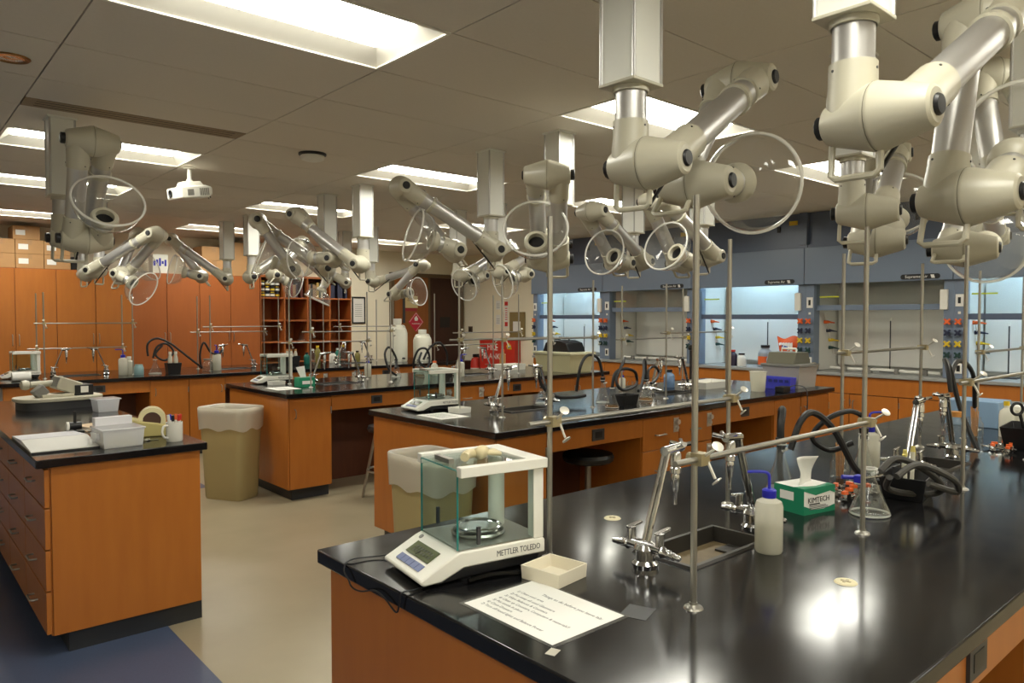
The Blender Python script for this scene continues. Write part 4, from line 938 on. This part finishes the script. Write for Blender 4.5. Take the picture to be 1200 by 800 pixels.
B(-.12, .12, -.14, .14, 0, .15).build('carton', mat('paleblue', (128, 156, 184), .5), t, bevel=.004); B(-.121, -.12, -.02, .02, 0, .15).build('tape', mat('paleblue2', (104, 130, 160), .4), t)
bottle(3.79, 1.2, ZC, .045, .2, GLASS, mat('orange_ring', (190, 130, 60), .5), 'tall clear bottle with orange collar by the second sink on the nearest bench', .5)
hose([(3.66, 1.18, z_+.30), (3.68, 1.2, z_+.4), (3.76, 1.24, z_+.44), (3.84, 1.24, z_+.38), (3.86, 1.2, z_+.2), (3.84, 1.12, z_+.02)], 'black rubber hose arching above the second sink of the nearest bench', .011)
hose([(3.84, 1.24, z_+.36), (3.98, 1.26, z_+.42), (4.16, 1.27, z_+.4), (4.3, 1.28, z_+.32), (4.42, 1.31, z_+.16)], 'black rubber hose sloping down to the far jar of wooden sticks', .011)

# ---------------------------------------------------------------- second bench
def sheet(x, y, rz, w_, d_, label):
    t = thing('paper_sheet', label, 'paper sheet', (x, y, ZC), rz)
    s0 = B(-w_/2, w_/2, -d_/2, d_/2, 0, .0012).build('sheet', PAPER, t)
    for k in range(6): B(-w_*.3+k*w_*.1, -w_*.28+k*w_*.1, -d_*.38, d_*.3, .0012, .0015).build('printed_line', INKG, s0)
def tray(x, y, rz, w_, d_, h_, label):
    t = thing('plastic_tray', label, 'tray', (x, y, ZC), rz, 'white plastic trays'); MB().taper(-w_/2, w_/2, -d_/2, d_/2, 0, h_, .96, .004).build('tray', WHITE, t)
sheet(2.78, 3.86, 0, .22, .28, 'white instruction sheet in front of the balance on the second bench'); tray(2.97, 3.93, R(5), .11, .11, .035, 'small white tray beside the balance on the second bench')
flask(3.93, 3.42, .05, .14, 'conical flask with amber liquid on the second bench, left of the black tub', AMB, None, None)
flask(4.1, 3.66, .05, .17, 'stoppered filter flask behind the black tub on the second bench', None, RUBBER, True)
flask(4.47, 3.55, .055, .16, 'conical flask with black stopper right of the black tub on the second bench', AMB, RUBBER, True)
flask(3.72, 3.92, .05, .13, 'round clear flask at the back left of the second bench', None, RUBBER, None)
caddy(4.12, 3.46, R(0), 'black tub between flasks on the second bench', .17, .12, .08)
hose([(3.93, 3.42, z_+.14), (3.96, 3.42, z_+.24), (4.06, 3.42, z_+.27), (4.2, 3.44, z_+.24), (4.24, 3.45, z_+.16), (4.12, 3.4, z_+.13), (3.98, 3.38, z_+.13), (3.95, 3.4, z_+.2), (4.05, 3.43, z_+.3), (4.16, 3.5, z_+.34)], 'black rubber hose coiled over the black tub on the second bench', .011)
hose([(3.86, 3.7, z_+.1), (3.88, 3.68, z_+.28), (3.96, 3.68, z_+.36), (4.06, 3.67, z_+.33), (4.1, 3.66, z_+.2)], 'black rubber hose arching behind the flasks on the second bench', .011)
hose([(4.22, 3.42, z_+.1), (4.3, 3.46, z_+.12), (4.38, 3.5, z_+.22), (4.43, 3.54, z_+.3), (4.46, 3.55, z_+.3), (4.47, 3.55, z_+.17)], 'black rubber hose rising from the black tub to the stoppered flask', .011)
hose([(4.51, 3.56, z_+.15), (4.54, 3.58, z_+.23), (4.64, 3.6, z_+.25), (4.72, 3.62, z_+.2), (4.62, 3.58, z_+.14), (4.53, 3.55, z_+.13)], 'small black hose loop right of the stoppered flask on the second bench', .01)
hose([(3.62, 3.86, z_+.26), (3.66, 3.85, z_+.14), (3.74, 3.82, z_+.07), (3.86, 3.76, z_+.05), (3.98, 3.72, z_+.06)], 'black rubber hose drooping at the left of the second bench', .012)
def beaker(x, y, r, h, m, label):
    t = thing('beaker', label, 'beaker', (x, y, ZC)); MB().lathe([(0, .001), (r*.82, 0), (r*.86, .01), (r, h*.96), (r*1.12, h), (r*.98, h*.97), (r*.8, .012), (0, .012)], n=22).build('cup', m, t)
beaker(5.78, 3.37, .07, .17, MILK, 'milky plastic beaker on the second bench left of the grey storage bin')
t = thing('storage_bin', 'grey plastic storage bin with smoky lid at the right end of the second bench', 'storage bin', (6.38, 3.4, ZC), 0)
MB().taper(-.17, .17, -.18, .18, 0, .2, .92, .006).build('tub', mat('bin_grey', (170, 166, 160), .4), t, bevel=.004); B(-.182, .182, -.192, .192, .19, .215).build('rim', GREY, t, bevel=.004)
MB().prism([(-.16, .215), (.16, .215), (.11, .32), (-.11, .32)], -.12, .15, lambda a_, b_, c_: Vector((a_, c_, b_))).build('lid', mat('smoky_lid', (92, 90, 74), .3), t, bevel=.006); MB().tube([(0, -.06, .32), (0, -.06, .35), (0, .08, .35), (0, .08, .32)], .009, 6).build('handle', WHITE, t)
t = thing('blue_crate', 'blue plastic crate in front of the grey storage bin', 'crate', (6.13, 3.4, ZC))
MB().taper(-.05, .05, -.17, .17, 0, .105, .95, .006).build('crate', mat('crate_blue', (64, 68, 190), .4), t, bevel=.002)
for k in range(6): B(-.054, -.05, -.15+k*.052, -.115+k*.052, .06, .085).build('slot_rim', mat('crate_blue2', (40, 46, 120), .4), t)
t = thing('power_strip', 'black adapter with trailing cable at the right of the second bench', 'adapter', (5.85, 3.18, ZC))
B(-.06, .06, -.04, .04, 0, .05).build('brick', BLACK, t, bevel=.006); MB().tube(spline([(.06, 0, .03), (.16, -.03, .05), (.2, -.1, .03), (.2, -.12, -.06), (.18, -.12, -.2), (.1, -.1, -.3)]), .005, 6).build('cable', DGREY, t)
t = thing('long_tray', 'long white shallow tray behind the beaker on the second bench', 'tray', (5.75, 3.85, ZC), R(0)); MB().taper(-.22, .22, -.12, .12, 0, .06, .9, .006).build('tray', WHITE, t)
t = thing('bottle_pair_clip', 'black clamp with orange tag standing on the second bench', 'clamp', (5.72, 4.0, ZC))
MB().cyl((-.03, 0, 0), (-.03, 0, .34), .012, n=10).build('leg', BLACK, t); MB().cyl((.04, 0, 0), (.04, 0, .34), .012, n=10).build('leg', BLACK, t)
for x in (-.03, .04): MB().lathe([(0, -.03), (.025, -.02), (.028, 0), (.02, .022), (0, .028)], (x, 0, .36), n=12).build('knob', BLACK, t)
B(-.02, .03, -.03, -.02, .14, .28).build('orange_tag', ORANGE, t)
bottle(5.5, 4.1, ZC, .05, .16, mat('pale_blue_liq', (120, 150, 190), .3), BLACK, 'pale blue bottle near the orange-tagged clamp on the second bench', .5)
wash_bottle(4.9, 4.15, 1, 'small wash bottle at the back of the second bench', .8)
# ---------------------------------------------------------------- third bench
sheet(2.78, 6.3, 0, .22, .28, 'white sheet of paper at the left end of the third bench'); tray(2.9, 6.72, R(5), .13, .11, .035, 'small white tray on the third bench by the balance')
t = thing('tissue_box', 'green tissue wipe box with white tissue on the third bench', 'tissue box', (3.02, 6.37, ZC), R(0))
bx_ = B(-.075, .075, -.06, .06, 0, .085).build('carton', KGRN, t, bevel=.001); B(-.05, .05, -.0606, -.06, .025, .055).build('white_panel', PAPER, bx_)
MB().add([(-.04, 0, .084), (.02, .01, .084), (.0, 0, .19), (-.09, -.01, .18), (-.038, .004, .084), (.022, .014, .084), (.002, .004, .19), (-.088, -.006, .18)], [(0, 1, 2, 3), (7, 6, 5, 4), (0, 4, 5, 1), (1, 5, 6, 2), (2, 6, 7, 3), (3, 7, 4, 0)]).build('tissue', PAPER, t)
wash_bottle(4.02, 6.95, .5, 'wash bottle with blue cap on the third bench, left of the hoses'); wash_bottle(4.78, 6.3, 2.6, 'wash bottle with blue cap on the third bench, right of the balance glass', 1.1)
flask(4.25, 6.75, .055, .17, 'conical flask left of the hose coils on the third bench', None, RUBBER, None); flask(4.45, 6.6, .055, .17, 'conical flask among the hose coils on the third bench', AMB, None, True); flask(4.6, 6.85, .05, .15, 'conical flask right of the hose coils on the third bench', None, RUBBER, True)
hose([(4.22, 6.7, z_+.02), (4.1, 6.66, z_+.1), (4.08, 6.7, z_+.25), (4.16, 6.74, z_+.32), (4.25, 6.75, z_+.2), (4.2, 6.68, z_+.1)], 'black hose coil at the left of the third bench flasks', .012)
hose([(4.4, 6.62, z_+.04), (4.34, 6.55, z_+.16), (4.38, 6.52, z_+.29), (4.5, 6.55, z_+.3), (4.58, 6.6, z_+.2), (4.48, 6.5, z_+.1), (4.38, 6.5, z_+.17), (4.44, 6.55, z_+.26)], 'black hose coil in the middle of the third bench', .012)
hose([(4.5, 6.6, z_+.18), (4.56, 6.58, z_+.3), (4.68, 6.6, z_+.36), (4.76, 6.62, z_+.34), (4.84, 6.64, z_+.24), (4.86, 6.66, z_+.1)], 'black hose arching above the third bench behind the balance', .012)
bottle(4.66, 6.62, ZC, .04, .16, MILK, ORANGE, 'white bottle with orange cap on the third bench beside the hoses', .5)
t = thing('cooler_tub', 'cream plastic tub with black lid and handle at the right end of the third bench', 'storage bin', (6.2, 6.15, ZC), 0)
MB().taper(-.2, .2, -.3, .3, 0, .22, .9, .006).build('tub', mat('tub_cream', (196, 190, 150), .4), t, bevel=.006); B(-.215, .215, -.315, .315, .205, .235).build('rim', mat('tub_rim', (206, 202, 170), .4), t, bevel=.004)
MB().prism([(-.22, .235), (.22, .235), (.17, .34), (.06, .37), (-.06, .37), (-.17, .34)], -.14, .14, lambda a_, b_, c_: Vector((c_, a_, b_))).build('lid', BLACK, t, bevel=.008); MB().tube([(0, -.09, .36), (0, -.08, .4), (0, .08, .4), (0, .09, .36)], .008, 6).build('handle', BLACK, t)
tray(5.9, 6.78, R(0), .34, .2, .07, 'white foam tray on the third bench in front of the red fire blanket')
bottle(5.95, 6.98, ZC, .04, .24, CORK, ORANGE, 'tan bottle with orange cap behind the white foam tray', .5)
# ---------------------------------------------------------------- farthest bench
def carboy(x, y, r, h, label):
    t = thing('carboy', label, 'carboy', (x, y, ZC), 0, 'white plastic carboys')
    MB().lathe([(0, 0), (r*.95, 0), (r, .02), (r, h*.66), (r*.9, h*.75), (r*.5, h*.83), (r*.38, h*.86), (r*.38, h*.9)], n=26).build('body', mat('carboy_white', (222, 220, 204), .4, sss=.2), t)
    MB().lathe([(r*.42, h*.87), (r*.44, h*.89), (r*.44, h*.99), (r*.4, h), (0, h)], n=20).build('cap', WHITE, t)
    for s in (-1, 1): MB().tube(spline([(s*r*.45, 0, h*.84), (s*r*.8, 0, h*.82), (s*r*.98, 0, h*.7)], 4), .012, 6).build('handle', WHITE, t)
    MB().cyl((0, -r, .05), (0, -r-.05, .05), .012, n=8).build('spigot', BLACK, t)
    return t
carboy(5.78, 9.15, .15, .62, 'tall white plastic carboy on the farthest bench before the doors'); carboy(6.12, 9.0, .135, .46, 'shorter white plastic carboy right of the tall one')
wash_bottle(2.11, 8.98, 0, 'white wash bottle with blue cap at left of the farthest bench', 1.3); bottle(2.18, 9.02, ZC, .05, .2, mat('pale_bottle', (200, 196, 180), .4), WHITE, 'white squat bottle beside the wash bottle on the farthest bench', .4)
bottle(2.24, 8.86, ZC, .05, .13, mat('aqua', (140, 170, 172), .3), WHITE, 'pale aqua beaker bottle on the farthest bench', .8, lid=False)
flask(2.42, 8.9, .07, .16, 'round clear flask on the farthest bench', None, None, None); caddy(2.6, 8.86, 0, 'black caddy with two pale bottles on the farthest bench', .16, .12, .12)
for k in range(2): bottle(2.57+.06*k, 8.86, ZC+.008, .024, .24, mat('pale_bottle', (200, 196, 180), .4), WHITE, ['left', 'right'][k]+' of two pale bottles in the black caddy on the farthest bench', .6)
hose([(2.36, 8.95, z_+.2), (2.36, 8.95, z_+.34), (2.46, 8.95, z_+.4), (2.6, 8.95, z_+.34), (2.72, 8.95, z_+.24), (2.86, 8.95, z_+.12), (2.96, 8.95, z_+.04)], 'long black hose arching over the farthest bench', .012)
hose([(2.4, 8.9, z_+.18), (2.44, 8.9, z_+.3), (2.54, 8.9, z_+.34), (2.62, 8.9, z_+.24), (2.52, 8.88, z_+.15), (2.42, 8.88, z_+.22), (2.5, 8.9, z_+.32)], 'black hose coil above the round flask on the farthest bench', .012)
hose([(2.96, 9.0, z_+.03), (2.94, 8.98, z_+.2), (2.98, 8.96, z_+.34), (3.06, 8.96, z_+.22), (3.16, 8.98, z_+.2), (3.2, 9.0, z_+.24)], 'black hose coil beside the second wash bottle on the farthest bench', .012)
wash_bottle(3.14, 9.0, 1, 'white wash bottle with blue cap on the farthest bench behind the bin', 1.4); bottle(3.0, 8.9, ZC, .06, .15, GLASS, GREY, 'clear glass jar left of the second wash bottle on the farthest bench', .7)
t = thing('white_roll', 'white paper roll lying at the far left of the farthest bench', 'paper roll', (1.14, 8.75, ZC+.045)); MB().cyl((-.09, 0, 0), (.07, 0, 0), .045, n=18).build('roll', PAPER, t); MB().cyl((.0701, 0, 0), (.0705, 0, 0), .018, n=14).build('core', CARD, t)
for k in range(7):
    x = 4.5+.13*k; bottle(x, 9.42+.1*(k % 3), ZC, .04+.01*(k % 2), .16+.04*(k % 3), [mat('tealb', (30, 110, 96), .4), GLASS, mat('olive', (130, 120, 60), .4), WHITE][k % 4], [BLACK, WHITE, YEL][k % 3], f'small reagent bottle on the farthest bench before the bookcase, {ORD[k]} from the left', .5, group='reagent bottles on the farthest bench')
caddy(4.28, 9.42, 0, 'black caddy with pale droppers on the farthest bench before the bookcase', .2, .14, .12)
for k in range(3): bottle(4.22+.06*k, 9.42, ZC+.01, .024, .2, mat('pale_bottle', (200, 196, 180), .4), CORK, ['left', 'middle', 'right'][k]+' pale bottle in the caddy before the bookcase', .6)
flask(5.28, 11.15, .11, .3, 'conical flask standing on the bookcase shelf', None, None, None, 1.181); 
# ---------------------------------------------------------------- left bench things
t = thing('lab_instrument', 'grey and cream tabletop instrument with tilted display box on the left bench', 'instrument', (1.0, 6.05, ZC), R(8))
def oval(a_, b_, n=24): return [(a_*math.copysign(abs(math.cos(2*math.pi*k/n))**.6, math.cos(2*math.pi*k/n)), b_*math.copysign(abs(math.sin(2*math.pi*k/n))**.6, math.sin(2*math.pi*k/n))) for k in range(n)]
MB().prism(oval(.25, .16), 0, .055, lambda a_, b_, c_: Vector((a_, b_, c_))).build('dark_base', DGREY, t); MB().prism(oval(.27, .18), .055, .08, lambda a_, b_, c_: Vector((a_, b_, c_))).build('cream_plate', CREAM, t, bevel=.004)
B(-.13, .07, -.1, .05, .08, .1).build('platform', CREAM, t, bevel=.003)
M = Matrix.Translation((-.02, 0, .1)) @ Matrix.Rotation(R(22), 4, 'Y'); B(-.03, .12, -.08, .08, .03, .12, M).build('display_box', CREAM, t, bevel=.008); B(-.034, -.03, -.07, .07, .04, .11, M).build('display_face', GREY, t)
M = Matrix.Translation((-.12, -.04, .08)) @ Matrix.Rotation(R(-40), 4, 'Y'); B(-.02, .06, -.04, .04, .0, .07, M).build('wedge', GREY, t, bevel=.006)
MB().tube([(-.02, .05, .17), (-.16, .05, .165)], .022, 10).build('side_arm', CREAM, t); MB().lathe([(0, -.035), (.03, -.022), (.036, 0), (.03, .022), (0, .035)], (-.19, .05, .165), (1, 0, 0), 14).build('round_knob', CREAM, t)
bb = B(.08, .2, -.09, .06, .08, .155).build('black_box', BLACK, t, bevel=.004); B(.115, .165, -.0915, -.09, .1, .145).build('white_label', PAPER, bb); MB().lathe([(0, -.03), (.03, -.02), (.034, 0), (.03, .02), (0, .03)], (.19, .1, .12), (0, 1, 0), 12).build('back_knob', CREAM, t)
t = thing('clear_tub', 'clear plastic food tub beside the instrument on the left bench', 'tub', (1.19, 5.55, ZC), R(5)); MB().taper(-.07, .07, -.07, .07, 0, .09, .85, .003).build('tub', TUBP, t, bevel=.004); B(-.078, .078, -.078, .078, .084, .092).build('lid_rim', TUBP, t, bevel=.002)
t = thing('open_binder', 'open white binder of papers at the near left corner of the left bench', 'binder', (.70, 4.30, ZC), R(0))
B(-.15, .14, -.29, .33, 0, .008).build('cover', BLACK, t)
MB().add([(-.15, -.28, .012), (.13, -.28, .012), (.14, .02, .03), (-.15, .02, .03), (-.15, -.28, .008), (.13, -.28, .008), (.14, .02, .008), (-.15, .02, .008)], [(0, 1, 2, 3), (7, 6, 5, 4), (0, 4, 5, 1), (1, 5, 6, 2), (2, 6, 7, 3), (3, 7, 4, 0)]).build('front_pages', PAPER, t)
MB().add([(-.15, .03, .03), (.14, .03, .03), (.13, .32, .014), (-.15, .32, .014), (-.15, .03, .008), (.14, .03, .008), (.13, .32, .008), (-.15, .32, .008)], [(0, 1, 2, 3), (7, 6, 5, 4), (0, 4, 5, 1), (1, 5, 6, 2), (2, 6, 7, 3), (3, 7, 4, 0)]).build('rear_pages', mat('paper2', (214, 212, 216), .6), t)
t = thing('plastic_box', 'clear plastic storage box with raised lid at the front of the left bench', 'box', (.92, 4.04, ZC), R(3))
MB().taper(-.095, .095, -.1, .1, 0, .09, .92, .003).build('tub', TUBP, t, bevel=.006); B(-.1, .1, -.105, .105, .086, .096).build('lid', TUBP, t, bevel=.004)
B(-.085, .085, .06, .11, .096, .135).build('folded_papers', mat('paper2', (214, 212, 216), .6), t); B(-.11, -.095, -.05, .05, .04, .075).build('latch', TUBP, t, bevel=.003); B(-.07, .07, -.08, .04, .004, .05).build('contents', mat('contents', (206, 198, 150), .6), t)
t = thing('tape_dispenser', 'beige two-roll tape dispenser on the left bench', 'tape dispenser', (1.12, 4.27, ZC), R(-15))
MB().prism([(-.09, 0), (.09, 0), (.095, .055), (.05, .07), (-.04, .085), (-.09, .1)], -.065, .065, lambda a_, b_, c_: Vector((a_, c_, b_))).build('base', TAPEG, t, bevel=.006)
for y in (-.03, .03):
    r_ = MB().lathe([(.045, -.018), (.068, -.018), (.068, .018), (.045, .018), (.045, -.018)], (.02, y, .085), (0, 1, 0), 28).build('tape_roll', mat('tape_cream', (214, 204, 160), .4), t); MB().lathe([(.0, -.016), (.044, -.016), (.044, .016), (0, .016)], (.02, y, .085), (0, 1, 0), 20).build('roll_core', mat('core_brown', (74, 48, 34), .5), r_)
B(-.1, -.085, -.06, .06, .09, .105).build('cutter', STEEL, t)
t = thing('mug', 'white mug of markers at the right front corner of the left bench', 'mug', (1.17, 3.98, ZC), R(200))
MB().lathe([(0, .004), (.036, 0), (.04, .006), (.04, .1), (.037, .1), (.036, .01), (0, .01)], n=24).build('cup', WHITE, t)
MB().tube(spline([(.039, 0, .085), (.062, 0, .082), (.07, 0, .055), (.06, 0, .028), (.039, 0, .022)], 4), .006, 8).build('handle', WHITE, t); MB().lathe([(.0403, .02), (.0403, .08)], n=24).v and MB().torus((0, -.0385, .05), (0, 1, 0), .018, .0025, 20, 6).build('printed_crest', mat('crest', (90, 70, 60), .5), t)
pc = [RED, ORANGE, BLUEC, WHITE, BLACK, RED]
for k in range(6):
    a_ = k*1.05; q = thing('marker', ['red', 'orange', 'blue', 'white', 'black', 'bright red'][k]+' capped marker standing in the white mug', 'marker', (1.17+.014*math.cos(a_), 3.98+.014*math.sin(a_), ZC+.012), 0, 'markers in the mug')
    dx, dy = .016*math.cos(a_), .016*math.sin(a_); MB().cyl((0, 0, 0), (dx*.8, dy*.8, .095), .006, n=8).build('barrel', WHITE, q); MB().cyl((dx*.8, dy*.8, .095), (dx, dy, .125), .0075, n=8).build('cap', pc[k], q)
t = thing('paper_stack', 'loose stack of papers behind the plastic box on the left bench', 'papers', (1.04, 4.75, ZC), R(10))
for k in range(5): B(-.15, .15, -.12, .12, .004*k, .004*k+.003, Matrix.Rotation(R(5*k-8), 4, 'Z')).build('sheet', PAPER if k % 2 else mat('manila', (214, 186, 150), .7), t)
t = thing('desk_gadget', 'small black desk microphone-like stand behind the plastic box on the left bench', 'stand', (.84, 4.62, ZC))
B(-.04, .04, -.04, .04, 0, .015).build('foot', BLACK, t, bevel=.003); MB().cyl((0, 0, .015), (0, 0, .12), .008, n=8).build('stem', BLACK, t); MB().cyl((-.03, 0, .04), (.03, 0, .04), .022, n=12).build('drum', BLACK, t); MB().cyl((-.042, 0, .04), (-.03, 0, .04), .024, n=12).build('drum_cap', WHITE, t)
t = thing('key_bunch', 'small bunch of olive keys by the mug on the left bench', 'keys', (1.06, 4.08, ZC)); MB().torus((0, 0, .006), (0, 0, 1), .018, .002, 16, 6).build('ring', STEEL, t)
for k in range(4): B(.012, .06, -.008, .008, .001+.003*k, .0035+.003*k, Matrix.Rotation(k*1.1, 4, 'Z')).build('key', mat('key_olive', (130, 128, 96), .4, metal=.5), t)
# ---------------------------------------------------------------- bins and stool
def wbin(x, y, rz, label):
    t = thing('waste_bin', label, 'bin', (x, y, 0), rz, 'tall waste bins')
    n = 48
    def ring(k_, z, w1=0, w2=0):
        out = []
        for i in range(n):
            a_ = 2*math.pi*i/n; c_, s_ = math.cos(a_), math.sin(a_)
            q = 1/(abs(c_)**7+abs(s_)**7)**(1/7)
            out.append((.235*k_*c_*q*(1+w1*math.sin(i*1.9)), .16*k_*s_*q*(1+w1*math.sin(i*2.7+1)), z+w2*math.sin(i*.9)))
        return out
    def loft(rs): return MB().add([p for r_ in rs for p in r_], [(r_*n+i, r_*n+(i+1) % n, (r_+1)*n+(i+1) % n, (r_+1)*n+i) for r_ in range(len(rs)-1) for i in range(n)])
    sh_ = loft([ring(.8, 0), ring(.83, .02), ring(.98, .74), ring(1.02, .745), ring(1.02, .76), ring(.96, .76), ring(.8, .03)]); sh_.f.append(tuple(range(n-1, -1, -1))); sh_.build('shell', BIN, t, smooth=50)
    loft([ring(1.015, .6, .006, .012), ring(1.03, .66, .008, .006), ring(1.045, .72, .004), ring(1.05, .78, .003, .003), ring(1.02, .787), ring(.955, .78), ring(.93, .7, .006), ring(.82, .3, .01)]).build('liner_bag', LINER, t, smooth=70)
wbin(2.33, 6.35, R(119), 'tall olive waste bin with white liner in the aisle by the third bench'); wbin(2.37, 3.4, R(90), 'tall olive waste bin with liner behind the foreground balance')
t = thing('lab_stool', 'round black lab stool in the knee space of the second bench', 'stool', (3.62, 3.36, 0))
MB().lathe([(0, .58), (.15, .58), (.17, .595), (.175, .62), (.165, .64), (.13, .648), (0, .648)], n=28).build('seat', BLACK, t)
MB().cyl((0, 0, .3), (0, 0, .58), .022, n=14).build('post', STEEL, t); MB().cyl((0, 0, .1), (0, 0, .36), .032, n=14).build('post_sleeve', WHITE, t); MB().torus((0, 0, .24), (0, 0, 1), .16, .011, 28, 8).build('foot_ring', mat('ring_cream', (200, 194, 176), .4), t)
for k in range(5):
    a_ = k*2*math.pi/5; p = Vector((math.cos(a_), math.sin(a_), 0))
    MB().cyl((0, 0, .12), p*.25+Vector((0, 0, .06)), .016, .012, 8).build('leg', STEEL, t); MB().lathe([(0, -.025), (.022, -.018), (.026, 0), (.022, .018), (0, .025)], p*.25+Vector((0, 0, .026)), (-p.y, p.x, 0), 10).build('caster', BLACK, t)
    if k % 2 == 0: MB().cyl(p*.03+Vector((0, 0, .24)), p*.155+Vector((0, 0, .24)), .008, n=6).build('ring_spoke', STEEL, t)
t = thing('leaning_stool', 'stool with splayed metal legs, mostly hidden behind the second bench', 'stool', (3.32, 5.42, 0))
MB().lathe([(0, .58), (.16, .58), (.17, .6), (.16, .63), (0, .63)], n=24).build('seat', BLACK, t)
for k in range(4):
    a_ = k*math.pi/2+.78; p = Vector((math.cos(a_), math.sin(a_), 0)); MB().cyl(p*.1+Vector((0, 0, .58)), p*.22, .012, n=8).build('leg', STEEL, t)
MB().torus((0, 0, .25), (0, 0, 1), .17, .009, 24, 6).build('foot_ring', STEEL, t)
